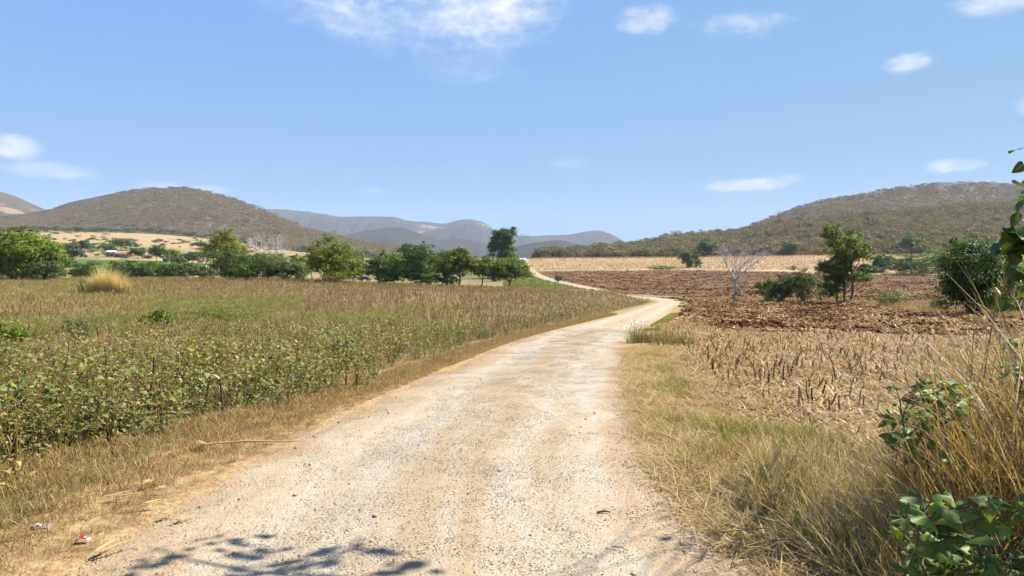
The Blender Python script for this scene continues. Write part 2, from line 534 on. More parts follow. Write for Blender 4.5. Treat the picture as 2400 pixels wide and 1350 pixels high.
def ground_mat(name, scale, bump, bdist, speck=None, rowstretch=None):
    """colour comes from the surface's own colour attribute, broken up by noise"""
    m, n, out = base_mat(name)
    at = n.new('ShaderNodeAttribute', attribute_name='gcol')
    g = n.new('ShaderNodeNewGeometry')
    pos = g.outputs['Position']
    if rowstretch:
        mp = n.new('ShaderNodeMapping')
        mp.inputs['Rotation'].default_value = (0, 0, rowstretch[0])
        mp.inputs['Scale'].default_value = (rowstretch[1], 1, 1)
        n.l.new(pos, mp.inputs['Vector'])
        vec = mp.outputs[0]
    else:
        vec = pos
    f1 = n.noise(vec, scale, 6.0, 0.65)
    f2 = n.noise(vec, scale * 9, 4.0, 0.6)
    c = n.mix(1.0, at.outputs['Color'], n.ramp(f1, [(.28, (.55, .52, .50)), (.5, (1, 1, 1)), (.72, (1.35, 1.36, 1.38))]), 'MULTIPLY')
    c = n.mix(1.0, c, n.ramp(f2, [(.3, (.70, .68, .66)), (.5, (1, 1, 1)), (.7, (1.25, 1.25, 1.25))]), 'MULTIPLY')
    if speck:
        sc, col, lo, hi = speck
        f3 = n.noise(vec, sc, 5.0, .7)
        c = n.mix(n.smooth(f3, lo, hi), c, tone(col))
    p = n.new('ShaderNodeBsdfPrincipled')
    n.l.new(c, p.inputs['Base Color'])
    p.inputs['Roughness'].default_value = .95
    p.inputs['Specular IOR Level'].default_value = .12
    b = n.new('ShaderNodeBump')
    b.inputs['Strength'].default_value = bump
    b.inputs['Distance'].default_value = bdist
    n.l.new(n.math('ADD', f1, n.math('MULTIPLY', f2, .5)), b.inputs['Height'])
    n.l.new(b.outputs[0], p.inputs['Normal'])
    n.l.new(p.outputs[0], out.inputs[0])
    MATS[name] = m
    return m


ground_mat('soil_ground', 2.2, .8, .06)
ground_mat('soil_crop', 1.6, .8, .08)
ground_mat('soil_stubble', 3.0, .8, .06, speck=(16.0, (.50, .37, .21), .50, .62))
ground_mat('soil_plough', 1.6, 1.0, .16, speck=(2.6, (.36, .24, .135), .54, .70), rowstretch=(-.25, .35))
ground_mat('soil_plough_far', .55, 1.0, .3, speck=(.8, (.36, .235, .125), .53, .63), rowstretch=(.05, .12))
ground_mat('soil_stubble_far', .5, 1.0, .3, speck=(1.2, (.26, .18, .10), .55, .7), rowstretch=(.05, .3))

# ------------------------------------------------------------------ the ground: one sheet, split into its fields
azl = np.concatenate([np.linspace(-180, -62, 30)[:-1], np.linspace(-62, -38, 60)[:-1], np.linspace(-38, 38, 401)[:-1], np.linspace(38, 62, 60)[:-1], np.linspace(62, 180, 30)])
azr = np.radians(azl)
rr = np.concatenate([[0.35], np.geomspace(1.2, 200, 270), np.geomspace(200, 4300, 140)[1:]])
A, R = np.meshgrid(azr, rr)
GX, GY = R * np.sin(A), R * np.cos(A)
GZ = T(GX, GY) - .10 * (1 - sstep(np.abs(lateral(GX, GY)), 1.55, 2.05)) * (GY < 615) * (GY > -8)
GV = np.stack([GX, GY, GZ], -1).reshape(-1, 3)
nr, na = GX.shape


ROW_A, ROW_B = np.array([30.0, 151.0]), np.array([34.5, 45.0])     # line of trees between the two ploughed fields


def behind_row(x, y):
    """>0 beyond the tree row that crosses the right side"""
    px = to_px(x, y)
    dl = np.interp(px, [1500, 1600, 1720, 1840, 1980, 2120, 2260, 2420, 2700], [190, 172, 138, 118, 100, 72, 54, 46, 40])
    return np.asarray(y) - dl


def region(x, y):
    """0 ground 1 crop field 2 stubble 3 ploughed 4 far ploughed 5 far stubble"""
    s = lateral(x, y)
    wob = (fbm(x * .25, y * .25, 3) - .5) * 2.4
    px = to_px(x, y)
    reg = np.zeros(np.shape(x), int)
    left = (s < -3.0 + wob * .25) & (y > 2) & (y < 142 + wob * 3 + np.clip((px - 900) * -.004, -3, 6)) & (px < 1560)
    reg[left] = 1
    right = (s > 3.0) & (y > 6)
    bd = behind_row(x, y)
    nearR = right & (bd < 0) & (y < 175)
    edge = np.interp(px, [1500, 1640, 1800, 2100, 2400], [60, 36, 30, 29, 27]) + wob * 2
    reg[nearR & (s > 2.6 + wob * .3 + 1.1 * (1 - sstep(y, 6, 9)))] = 2
    reg[nearR & (y > edge) & (s > 3.2 + wob * .3)] = 3
    far = right & (bd > 6) & (y > 60)
    e2 = np.interp(px, [1280, 1450, 1620, 1900, 2060, 2200, 2400], [352, 348, 352, 330, 300, 292, 288]) + wob * 2
    reg[far & (y < e2)] = 4
    reg[right & (y >= e2 + 4) & (y < 640) & (px < 2060)] = 5
    return reg


REG_NAMES = ['ground', 'crop_field', 'stubble_field', 'ploughed_field', 'far_ploughed_field', 'far_stubble_field']
REG_LAB = ['dry grassy earth between and around the fields', 'flat brown and green weedy crop field beside the track', 'pale field of cut maize stubble beside the track',
           'dark reddish ploughed field in front of the row of bushes', 'brown ploughed slope beyond the row of bushes', 'pale dry stubble field on the rise below the wood']
REG_MAT = ['soil_ground', 'soil_crop', 'soil_stubble', 'soil_plough', 'soil_plough_far', 'soil_stubble_far']


def ground_colour(x, y):
    s = lateral(x, y)
    px = to_px(x, y)
    d = np.hypot(x, y)
    n1_ = fbm(x * .12, y * .12, 4)[..., None]
    n2_ = fbm(x * .02 + 9, y * .012 + 4, 4)[..., None]
    c = np.zeros(np.shape(x) + (3,))
    dry = np.array([.34, .235, .12])
    green = np.array([.13, .15, .05])
    c[:] = dry * (.75 + .5 * n1_)
    c = np.where((n2_ > .52) & ((d > 60) | (np.abs(s) > 14))[..., None], c * .6 + green * .4, c)
    # earth at the road's edge
    e = np.exp(-((np.abs(s) - 2.3) / .5) ** 2)[..., None]
    c = c * (1 - .6 * e) + np.array([.42, .29, .165]) * .6 * e
    # far land: patches of crops, pasture and bare earth
    far = sstep(d, 170, 230)[..., None]
    q = fbm(x * .008, y * .02 + 3, 3)
    patch = np.select([q < .40, q < .50, q < .60], [np.broadcast_to(np.array(v), c.shape)[..., k] * 0 + k for k, v in ((0, green), (1, green), (2, green))], 3)
    pal = np.array([[.16, .15, .065], [.30, .235, .12], [.24, .205, .10], [.40, .29, .17]])
    cf = pal[patch.astype(int)]
    leftgreen = ((px < 500) & (y > 320) & (y < 385))[..., None]
    cf = np.where(leftgreen, np.array([.085, .15, .03]) * (.8 + .4 * n1_), cf)
    lefttan = ((px < 640) & (y > 520) & (y < 900) & (q > .36))[..., None]
    cf = np.where(lefttan, np.where((q > .50)[..., None], np.array([.40, .29, .17]), np.array([.27, .23, .11])), cf)
    vergeslope = ((px > 1180) & (px < 1420) & (y > 165) & (y < 330) & (s < -2))[..., None]
    cf = np.where(vergeslope, np.array([.13, .165, .045]) * (.7 + .6 * n1_), cf)
    c = c * (1 - far) + cf * far
    reg = region(x, y)
    crop = np.array([.20, .135, .07]) * (.7 + .6 * n1_)
    gmask = sstep(fbm(x * .09 + 3, y * .05 + 7, 4), .47, .60)[..., None] * (.25 + .75 * (1 - sstep(y, 35, 70)))[..., None]
    crop = crop * (1 - .6 * gmask) + np.array([.11, .13, .04]) * .6 * gmask
    c = np.where((reg == 1)[..., None], crop, c)
    c = np.where((reg == 2)[..., None], np.array([.34, .23, .12]) * (.8 + .4 * n1_), c)
    c = np.where((reg == 3)[..., None], np.array([.105, .047, .023]) * (.8 + .4 * n1_), c)
    c = np.where((reg == 4)[..., None], np.array([.105, .050, .026]) * (.75 + .5 * n2_), c)
    c = np.where((reg == 5)[..., None], np.array([.45, .325, .20]) * (.8 + .4 * n1_), c)
    return c


GC = ground_colour(GX, GY).reshape(-1, 3)
GL = (GC * np.array([.3, .55, .15])).sum(1, keepdims=True)
GC = np.maximum(.004, (GL + (GC - GL) * 1.18) * .66)
i_ = np.arange(nr - 1)[:, None] * na
j_ = np.arange(na - 1)[None, :]
Q = np.stack([i_ + j_, i_ + na + j_, i_ + na + j_ + 1, i_ + j_ + 1], -1)[..., ::-1].reshape(-1, 4)
cx = GV[Q].mean(1)
reg_f = region(cx[:, 0], cx[:, 1])


def with_colour(o, cols):
    at = o.data.color_attributes.new('gcol', 'FLOAT_COLOR', 'POINT')
    at.data.foreach_set('color', np.concatenate([cols, np.ones((len(cols), 1))], 1).astype(np.float32).ravel())


for k in range(6):
    q = Q[reg_f == k]
    used, inv = np.unique(q, return_inverse=True)
    o = mk(REG_NAMES[k], GV[used], inv.reshape(-1, 4), MATS[REG_MAT[k]], smooth=True)
    with_colour(o, GC[used])
    tag(o, REG_LAB[k], kind='structure')

# ------------------------------------------------------------------ the dirt road
yl = [-8.0]
while yl[-1] < 620:
    yl.append(yl[-1] + max(.22, .016 * abs(yl[-1])))
yl = np.array(yl)
LS = np.array([-1.0, -.93, -.85, -.72, -.6, -.48, -.35, -.2, -.07, .07, .2, .35, .48, .6, .72, .85, .93, 1.0])
xr, zr = road_xz(yl)
dx = np.gradient(xr, yl)
nrm = np.stack([np.ones_like(dx), -dx], 1) / np.sqrt(1 + dx ** 2)[:, None]
tl = np.concatenate([[0], np.cumsum(np.hypot(np.diff(xr), np.diff(yl)))])
hwl = 2.15 + (fbm(tl * .9, tl * 0 + 2, 4) - .5) * 1.0
hwr = 2.15 + .3 * (1 - sstep(yl, 4.0, 6.0)) + (fbm(tl * .9, tl * 0 + 8, 4) - .5) * 1.0
RVx, RVy, RS = [], [], []
sl = np.where(LS[None, :] < 0, LS[None, :] * hwl[:, None], LS[None, :] * hwr[:, None])
RX = xr[:, None] + nrm[:, :1] * sl
RY = yl[:, None] + nrm[:, 1:] * sl
prof = .055 * (1 - np.abs(LS) ** 3) - .03 - .030 * np.exp(-((np.abs(LS) - .42) / .14) ** 2)
RZ = T(RX, RY) + prof[None, :] + (fbm(RX * 1.3, RY * 1.3, 3) - .5) * .05 + .012 * sstep(RY, 30, 200)
m, n, out = base_mat('road_gravel')
aS = n.new('ShaderNodeAttribute', attribute_name='lat')
aT = n.new('ShaderNodeAttribute', attribute_name='run')
cmb = n.new('ShaderNodeCombineXYZ')
n.l.new(n.math('MULTIPLY', aS.outputs['Fac'], 2.4), cmb.inputs[0])
n.l.new(n.math('MULTIPLY', aT.outputs['Fac'], .09), cmb.inputs[1])
g = n.new('ShaderNodeNewGeometry')
streak = n.noise(cmb.outputs[0], 2.4, 5.0, .6)
fine = n.noise(g.outputs['Position'], 9.0, 5.0, .65)
grit = n.noise(g.outputs['Position'], 70.0, 3.0, .7)
grit2 = n.new('ShaderNodeTexVoronoi')
grit2.inputs['Scale'].default_value = 45.0
n.l.new(g.outputs['Position'], grit2.inputs['Vector'])
al = n.math('ABSOLUTE', aS.outputs['Fac'])
wheel = n.math('MULTIPLY', n.smooth(al, .12, .34), n.smooth(al, .72, .52))
tr = n.math('ADD', n.math('MULTIPLY', wheel, .14), n.math('SUBTRACT', streak, .06))
c = n.ramp(tr, [(.28, tone((.385, .29, .18))), (.43, tone((.42, .335, .23))), (.54, tone((.45, .38, .28))), (.68, tone((.475, .425, .34)))])
edge = n.smooth(al, .62, 1.0)
c = n.mix(n.math('MULTIPLY', edge, .7), c, tone((.42, .285, .15)))
c = n.mix(1.0, c, n.ramp(fine, [(.3, (.88, .85, .82)), (.5, (1, 1, 1)), (.7, (1.06, 1.06, 1.06))]), 'MULTIPLY')
c = n.mix(1.0, c, n.ramp(grit, [(.30, (.55, .53, .51)), (.46, (.96, .96, .96)), (.75, (1.12, 1.12, 1.12))]), 'MULTIPLY')
p = n.new('ShaderNodeBsdfPrincipled')
n.l.new(c, p.inputs['Base Color'])
p.inputs['Roughness'].default_value = .95
p.inputs['Specular IOR Level'].default_value = .15
b = n.new('ShaderNodeBump')
b.inputs['Strength'].default_value = .55
b.inputs['Distance'].default_value = .012
n.l.new(n.math('ADD', grit, n.math('MULTIPLY', grit2.outputs['Distance'], .8)), b.inputs['Height'])
n.l.new(b.outputs[0], p.inputs['Normal'])
n.l.new(p.outputs[0], out.inputs[0])
MATS['road_gravel'] = m
nr2, nc2 = RX.shape
i2 = np.arange(nr2 - 1)[:, None] * nc2
j2 = np.arange(nc2 - 1)[None, :]
RQ = np.stack([i2 + j2, i2 + j2 + 1, i2 + nc2 + j2 + 1, i2 + nc2 + j2], -1).reshape(-1, 4)
road = mk('dirt_road', np.stack([RX, RY, RZ], -1).reshape(-1, 3), RQ, m, smooth=True)
for nm, arr in (('lat', np.broadcast_to(LS[None, :], RX.shape)), ('run', np.broadcast_to(tl[:, None], RX.shape))):
    at = road.data.attributes.new(nm, 'FLOAT', 'POINT')
    at.data.foreach_set('value', np.ascontiguousarray(arr, dtype=np.float32).ravel())
tag(road, 'pale gravel track winding from the foreground up to the far rise', kind='structure')


# ------------------------------------------------------------------ hills
def hill_fn(sil, dr, db, drop=0.0, rough=.06, conc=1.15, seed=0):
    """returns z(px, d) for a hill whose skyline passes through the pixels sil at distance dr(px), from its foot at db(px)"""
    sx, sy = np.array(sil, float).T

    def z(px, d):
        px, d = np.asarray(px, float), np.asarray(d, float)
        yy = hermite(sx, sy + drop, px)
        Dr = np.interp(px, *np.array(dr, float).T)
        Db = np.interp(px, *np.array(db, float).T)
        x = (px - 1200) / F * d
        zr_ = (HORIZON - yy) / F * Dr + EYE
        zb = T((px - 1200) / F * Db, Db) - 3.0
        t = (d - Db) / (Dr - Db)
        up = np.clip(t, 0, 1) ** conc
        up = up * (1 - .35 * np.sin(np.clip(t, 0, 1) * math.pi) * (fbm(x * .004 + seed, d * .004, 3) - .35))
        back = np.clip(t - 1, 0, 2)
        f = up - back * .55
        fold = (fbm(x * .011 + seed * 3, d * .003, 4) - .5) * rough * (zr_ - zb) * 2 * np.sin(np.clip(t, 0, 1) * math.pi)
        return zb + (zr_ - zb) * f + fold
    z.rng = (dr, db)
    return z


def hill_mesh(name, label, fn, p0, p1, cols, mat, rows=70, tmax=1.6):
    px = np.linspace(p0, p1, cols)
    Dr = np.interp(px, *np.array(fn.rng[0], float).T)
    Db = np.interp(px, *np.array(fn.rng[1], float).T)
    t = np.linspace(0, tmax, rows)
    d = Db[None, :] + (Dr - Db)[None, :] * t[:, None]
    PX = np.broadcast_to(px[None, :], d.shape)
    Z = fn(PX, d)
    X = (PX - 1200) / F * d
    i = np.arange(rows - 1)[:, None] * cols
    j = np.arange(cols - 1)[None, :]
    q = np.stack([i + j, i + j + 1, i + cols + j + 1, i + cols + j], -1).reshape(-1, 4)
    o = mk(name, np.stack([X, d, Z], -1).reshape(-1, 3), q, mat, smooth=True)
    return tag(o, label, kind='structure')


def hill_mat(name, c1, c2, c3, scale, bare=None, bump=1.0, bdist=6.0):
    m, n, out = base_mat(name)
    g = n.new('ShaderNodeNewGeometry')
    pos = g.outputs['Position']
    big = n.noise(pos, scale, 5.0, .6)
    crown = n.new('ShaderNodeTexVoronoi')
    crown.inputs['Scale'].default_value = .11
    n.l.new(pos, crown.inputs['Vector'])
    small = n.noise(pos, .09, 6.0, .7)
    c = n.ramp(big, [(.32, tone(c1)), (.5, tone(c2)), (.68, tone(c3))])
    c = n.mix(1.0, c, n.ramp(small, [(.3, (.62, .62, .62)), (.52, (1, 1, 1)), (.72, (1.3, 1.3, 1.3))]), 'MULTIPLY')
    if bare:
        for (bx, by, bz, rad, col) in bare:
            dv = n.new('ShaderNodeVectorMath', operation='DISTANCE')
            n.l.new(pos, dv.inputs[0])
            dv.inputs[1].default_value = (bx, by, bz)
            k = n.math('ADD', n.math('DIVIDE', dv.outputs['Value'], rad), n.math('MULTIPLY', n.math('SUBTRACT', n.noise(pos, .018, 5.0, .7), .5), 2.6))
            c = n.mix(n.smooth(k, .95, .55, 0, .85), c, tone(col))
    p = n.new('ShaderNodeBsdfPrincipled')
    n.l.new(c, p.inputs['Base Color'])
    p.inputs['Roughness'].default_value = 1.0
    p.inputs['Specular IOR Level'].default_value = .05
    b = n.new('ShaderNodeBump')
    b.inputs['Strength'].default_value = bump
    b.inputs['Distance'].default_value = bdist
    n.l.new(n.math('SUBTRACT', small, n.math('MULTIPLY', crown.outputs['Distance'], .05)), b.inputs['Height'])
    n.l.new(b.outputs[0], p.inputs['Normal'])
    n.l.new(p.outputs[0], out.inputs[0])
    MATS[name] = m
    return m


def pix3(px, py, d):
    return ((px - 1200) / F * d, d, EYE + (HORIZON - py) / F * d)


SIL_A = [(-500, 560), (-200, 528), (0, 507), (60, 500), (115, 491), (160, 480), (230, 462), (290, 447), (350, 440), (425, 438), (480, 445), (530, 458), (580, 474),
         (635, 497), (700, 525), (760, 543), (820, 557), (880, 568), (940, 579), (1000, 592), (1100, 612), (1200, 640)]
SIL_B = [(-700, 400), (-200, 425), (0, 447), (40, 459), (80, 477), (115, 492), (200, 520), (320, 560)]
SIL_C = [(-200, 560), (60, 520), (115, 491), (170, 471), (220, 461), (300, 448), (420, 455), (560, 500), (700, 560)]
SIL_D = [(300, 520), (480, 500), (560, 494), (640, 490), (700, 494), (760, 502), (800, 508), (850, 507), (920, 508), (960, 518), (1000, 520), (1040, 524), (1075, 516),
         (1100, 514), (1130, 520), (1160, 538), (1210, 552), (1250, 553), (1290, 551), (1330, 550), (1370, 543), (1400, 540), (1430, 548), (1475, 571), (1560, 592), (1800, 600)]
SIL_D2 = [(560, 620), (700, 560), (800, 545), (900, 530), (980, 545), (1060, 565), (1150, 575), (1230, 590), (1330, 575), (1420, 580), (1520, 600), (1700, 630)]
SIL_E1 = [(1240, 622), (1290, 605), (1320, 599), (1380, 592), (1450, 582), (1520, 568), (1600, 555), (1680, 548), (1740, 540), (1800, 530), (1900, 516), (2000, 502), (2150, 488), (2300, 478),
          (2450, 472), (2900, 470)]
SIL_E2 = [(1500, 640), (1600, 590), (1680, 552), (1730, 536), (1780, 516), (1850, 490), (1920, 470), (2000, 455), (2080, 440), (2160, 430), (2240, 425), (2330, 426), (2400, 428),
          (2600, 440), (2900, 470)]
fA = hill_fn(SIL_A, [(-500, 1350), (600, 1300), (1200, 1050)], [(-500, 780), (0, 760), (300, 800), (480, 800), (700, 640), (1200, 620)], drop=8, seed=1)
fB = hill_fn(SIL_B, [(-700, 2500), (320, 2500)], [(-700, 1500), (320, 1500)], drop=2, rough=.10, seed=2)
fC = hill_fn(SIL_C, [(-200, 2300), (700, 2300)], [(-200, 1500), (700, 1500)], drop=2, rough=.10, seed=3)
fD = hill_fn(SIL_D, [(300, 5200), (1800, 5200)], [(300, 3500), (1800, 3500)], drop=0, rough=.22, conc=1.0, seed=4)
fE1 = hill_fn(SIL_E1, [(1240, 560), (1450, 640), (1750, 760), (2900, 860)], [(1240, 482), (1500, 488), (2050, 470), (2400, 450), (2900, 440)], drop=15, rough=.05, conc=1.0, seed=5)
fE2 = hill_fn(SIL_E2, [(1500, 1150), (2900, 1250)], [(1500, 760), (2900, 800)], drop=9, rough=.06, seed=6)
def on_hill(fn, px, py):
    """the spot on a hillside that is seen at a pixel"""
    d0, d1 = np.interp(px, *np.array(fn.rng[1], float).T), np.interp(px, *np.array(fn.rng[0], float).T)
    d = np.linspace(d0, d1, 400)
    z_ = fn(np.full(400, float(px)), d)
    i = int(np.argmin(np.abs(HORIZON - (z_ - EYE) / d * F - py)))
    return ((px - 1200) / F * d[i], d[i], z_[i])


hill_mat('hill_brown', (.21, .175, .135), (.24, .205, .16), (.22, .20, .14), .006)
hill_mat('hill_far', (.040, .038, .032), (.060, .053, .043), (.040, .045, .028), .004,
         bare=[(*on_hill(fD, 1012, 536), 95, (.42, .29, .18)), (*on_hill(fD, 1135, 528), 45, (.30, .22, .15)), (*on_hill(fD, 985, 545), 40, (.38, .28, .18))], bdist=9.0)
hill_mat('hill_bare', (.085, .07, .052), (.115, .09, .065), (.10, .085, .052), .005,
         bare=[(*on_hill(fB, 30, 494), 55, (.36, .26, .16)), (*on_hill(fB, -10, 480), 30, (.34, .25, .16)), (*on_hill(fB, 85, 494), 30, (.32, .23, .15))])
hill_mat('hill_right', (.18, .14, .085), (.23, .175, .105), (.18, .16, .08), .012)
hill_mesh('wooded_hill', 'round brown wooded hill behind the village', fA, -500, 1200, 240, MATS['hill_brown'])
hill_mesh('bare_hill', 'far hill with tan bare patches at the picture edge', fB, -700, 320, 120, MATS['hill_bare'])
hill_mesh('dark_hill', 'blue-grey hill shoulder behind the round wooded hill', fC, -200, 700, 110, MATS['hill_far'])
hill_mesh('far_mountains', 'hazy blue range of rounded mountains on the horizon', fD, 300, 1800, 260, MATS['hill_far'], rows=110)
fD2 = hill_fn([(560, 640), (680, 598), (760, 562), (830, 546), (890, 536), (935, 533), (975, 544), (1030, 562), (1085, 560), (1150, 574), (1230, 594), (1320, 620)], [(560, 3100), (1320, 3100)], [(560, 2200), (1320, 2200)], rough=.14, conc=1.0, seed=8)
fD3 = hill_fn([(1080, 640), (1150, 596), (1210, 578), (1265, 567), (1310, 563), (1350, 571), (1400, 583), (1460, 596), (1540, 625)], [(1080, 2500), (1540, 2500)], [(1080, 1800), (1540, 1800)], rough=.14, conc=1.0, seed=9)
hill_mesh('mountain_spur', 'hazy wooded spur in front of the distant mountain range', fD2, 560, 1320, 140, MATS['hill_far'], rows=70)
hill_mesh('low_ridge', 'low hazy ridge before the mountains, right of the tall lone tree', fD3, 1080, 1540, 90, MATS['hill_far'], rows=60)
hill_mesh('forest_slope', 'low brown wooded slope rising beyond the pale stubble field', fE1, 1240, 2900, 200, MATS['hill_right'])
hill_mesh('forest_hill', 'long grey-brown wooded hill above the brown wooded slope', fE2, 1500, 2900, 170, MATS['hill_brown'])


# ------------------------------------------------------------------ scattering of uncountable plants and stones
def scatter(name, protos, Pn, Rn, Sn, label, idx=None):
    """one stuff object: points that carry copies of a few small meshes"""
    Pn = np.asarray(Pn, np.float32)
    k = len(Pn)
    Sn = np.asarray(Sn, np.float32)
    if Sn.ndim == 1:
        Sn = np.repeat(Sn[:, None], 3, 1)
    me = bpy.data.meshes.new(name)
    me.vertices.add(k)
    me.vertices.foreach_set('co', Pn.ravel())
    for nm, typ, arr, key in (('rot', 'FLOAT_VECTOR', np.asarray(Rn, np.float32), 'vector'), ('scl', 'FLOAT_VECTOR', Sn, 'vector')):
        at = me.attributes.new(nm, typ, 'POINT')
        at.data.foreach_set(key, arr.ravel())
    at = me.attributes.new('idx', 'INT', 'POINT')
    at.data.foreach_set('value', (rng.integers(0, len(protos), k) if idx is None else np.asarray(idx)).astype(np.int32))
    o = bpy.data.objects.new(name, me)
    COL.objects.link(o)
    pc = bpy.data.collections.new(name + '_pieces')
    for i, p_ in enumerate(protos):
        p_.name = '%s_piece_%02d' % (name, i)
        pc.objects.link(p_)
    ng = bpy.data.node_groups.new(name, 'GeometryNodeTree')
    ng.interface.new_socket('Geometry', in_out='INPUT', socket_type='NodeSocketGeometry')
    ng.interface.new_socket('Geometry', in_out='OUTPUT', socket_type='NodeSocketGeometry')
    gi, go = ng.nodes.new('NodeGroupInput'), ng.nodes.new('NodeGroupOutput')
    ci = ng.nodes.new('GeometryNodeCollectionInfo')
    ci.inputs['Collection'].default_value = pc
    ci.inputs['Separate Children'].default_value = True
    ci.inputs['Reset Children'].default_value = True
    ip = ng.nodes.new('GeometryNodeInstanceOnPoints')
    ip.inputs['Pick Instance'].default_value = True

    def att(nm, typ):
        a = ng.nodes.new('GeometryNodeInputNamedAttribute')
        a.data_type = typ
        a.inputs['Name'].default_value = nm
        return [s for s in a.outputs if s.enabled and s.name == 'Attribute'][0]
    e2r = ng.nodes.new('FunctionNodeEulerToRotation')
    L = ng.links.new
    L(gi.outputs[0], ip.inputs['Points'])
    L(ci.outputs[0], ip.inputs['Instance'])
    L(att('idx', 'INT'), ip.inputs['Instance Index'])
    L(att('rot', 'FLOAT_VECTOR'), e2r.inputs[0])
    L(e2r.outputs[0], ip.inputs['Rotation'])
    L(att('scl', 'FLOAT_VECTOR'), ip.inputs['Scale'])
    L(ip.outputs[0], go.inputs[0])
    md = o.modifiers.new('scatter', 'NODES')
    md.node_group = ng
    return tag(o, label, kind='stuff')


def blade(mb, base, ang, length, width, lean, droop, segs=4, m=0, twist=0.0):
    """one bent grass blade or dry leaf as a tapering strip"""
    t = np.linspace(0, 1, segs + 1)
    th = lean + droop * t ** 1.5
    dl = length / segs
    hx = np.concatenate([[0], np.cumsum(np.sin(th[:-1]) * dl)])
    hz = np.concatenate([[0], np.cumsum(np.cos(th[:-1]) * dl)])
    ca, sa = math.cos(ang), math.sin(ang)
    mid = np.stack([base[0] + hx * ca, base[1] + hx * sa, base[2] + hz], 1)
    wd = width * (1 - .92 * t ** 1.7) * (.6 + .4 * np.minimum(1, t * 6))
    tw = ang + math.pi / 2 + twist * t
    side = np.stack([np.cos(tw), np.sin(tw), np.zeros_like(tw)], 1) * wd[:, None] / 2
    V = np.empty((2 * (segs + 1), 3))
    V[0::2], V[1::2] = mid - side, mid + side
    q = [[2 * i, 2 * i + 1, 2 * i + 3, 2 * i + 2] for i in range(segs)]
    mb.add(V, q, m)
    return mid[-1]


def tuft(k, h, spread, width, mats, seed, lean=(.1, .6), droop=(.2, 1.2), segs=4, green=0.0):
    r = random.Random(seed)
    mb = MB()
    for _ in range(k):
        a = r.uniform(0, TAU)
        rad = spread * math.sqrt(r.random())
        blade(mb, (rad * math.cos(a), rad * math.sin(a), -.01), r.uniform(0, TAU), h * r.uniform(.5, 1.1), width * r.uniform(.6, 1.3), r.uniform(*lean), r.uniform(*droop), segs,
              (1 if r.random() < green else 0), r.uniform(-1, 1))
    return mb.build('tuft', mats, link=False)


def litter(k, spread, ln, wd, mats, seed, up=.25):
    """flat dry pieces lying about"""
    r = random.Random(seed)
    mb = MB()
    for _ in range(k):
        a = r.uniform(0, TAU)
        rad = spread * math.sqrt(r.random())
        blade(mb, (rad * math.cos(a), rad * math.sin(a), r.uniform(.003, .03)), r.uniform(0, TAU), ln * r.uniform(.4, 1.2), wd * r.uniform(.5, 1.4),
              math.pi / 2 - r.uniform(0, up), r.uniform(-.1, .35), 3, r.randrange(len(mats)), r.uniform(-1.5, 1.5))
    return mb.build('litter', mats, link=False)


ICO_V, ICO_F = None, None
_t = (1 + 5 ** .5) / 2
ICO_V = np.array([(-1, _t, 0), (1, _t, 0), (-1, -_t, 0), (1, -_t, 0), (0, -1, _t), (0, 1, _t), (0, -1, -_t), (0, 1, -_t), (_t, 0, -1), (_t, 0, 1), (-_t, 0, -1), (-_t, 0, 1)]) / math.hypot(1, _t)
ICO_F = np.array([(0, 11, 5), (0, 5, 1), (0, 1, 7), (0, 7, 10), (0, 10, 11), (1, 5, 9), (5, 11, 4), (11, 10, 2), (10, 7, 6), (7, 1, 8), (3, 9, 4), (3, 4, 2), (3, 2, 6), (3, 6, 8), (3, 8, 9), (4, 9, 5),
                  (2, 4, 11), (6, 2, 10), (8, 6, 7), (9, 8, 1)])


def rocks(k, spread, rad, mats, seed, flat=.6, power=2.0):
    r = np.random.default_rng(seed)
    mb = MB()
    for _ in range(k):
        a, q = r.uniform(0, TAU), spread * math.sqrt(r.random())
        s = rad[0] + (rad[1] - rad[0]) * r.random() ** power
        V = ICO_V * (1 + (r.random((12, 1)) - .5) * .5) * np.array([1, r.uniform(.6, 1), flat * r.uniform(.6, 1.1)]) * s
        rz = r.uniform(0, TAU)
        V = np.stack([V[:, 0] * math.cos(rz) - V[:, 1] * math.sin(rz), V[:, 0] * math.sin(rz) + V[:, 1] * math.cos(rz), V[:, 2]], 1)
        mb.add(V + np.array([q * math.cos(a), q * math.sin(a), s * flat * .3]), ICO_F, int(r.integers(0, len(mats))))
    return mb.build('rocks', mats, link=False)


def leaf_quads(C, Nn, size, aspect=.6, r=None, fold=.18):
    """many leaves, each one folded diamond; C centres, Nn facing directions"""
    k = len(C)
    Nn = Nn / (np.linalg.norm(Nn, axis=1)[:, None] + 1e-9)
    ref = r.normal(size=(k, 3))
    u = np.cross(Nn, ref)
    u /= np.linalg.norm(u, axis=1)[:, None] + 1e-9
    v = np.cross(Nn, u)
    s = np.broadcast_to(size, (k,))[:, None]
    V = np.stack([C - u * s * .5, C + v * s * .5 * aspect + Nn * s * fold - u * s * .05, C + u * s * .5 - Nn * s * fold * .5, C - v * s * .5 * aspect + Nn * s * fold - u * s * .05], 1)
    q = np.arange(4 * k).reshape(-1, 4)
    return V.reshape(-1, 3), q


HEART = np.array([(0, 0), (-.30, -.08), (-.46, .16), (-.36, .48), (0, 1.0), (.36, .48), (.46, .16), (.30, -.08)])


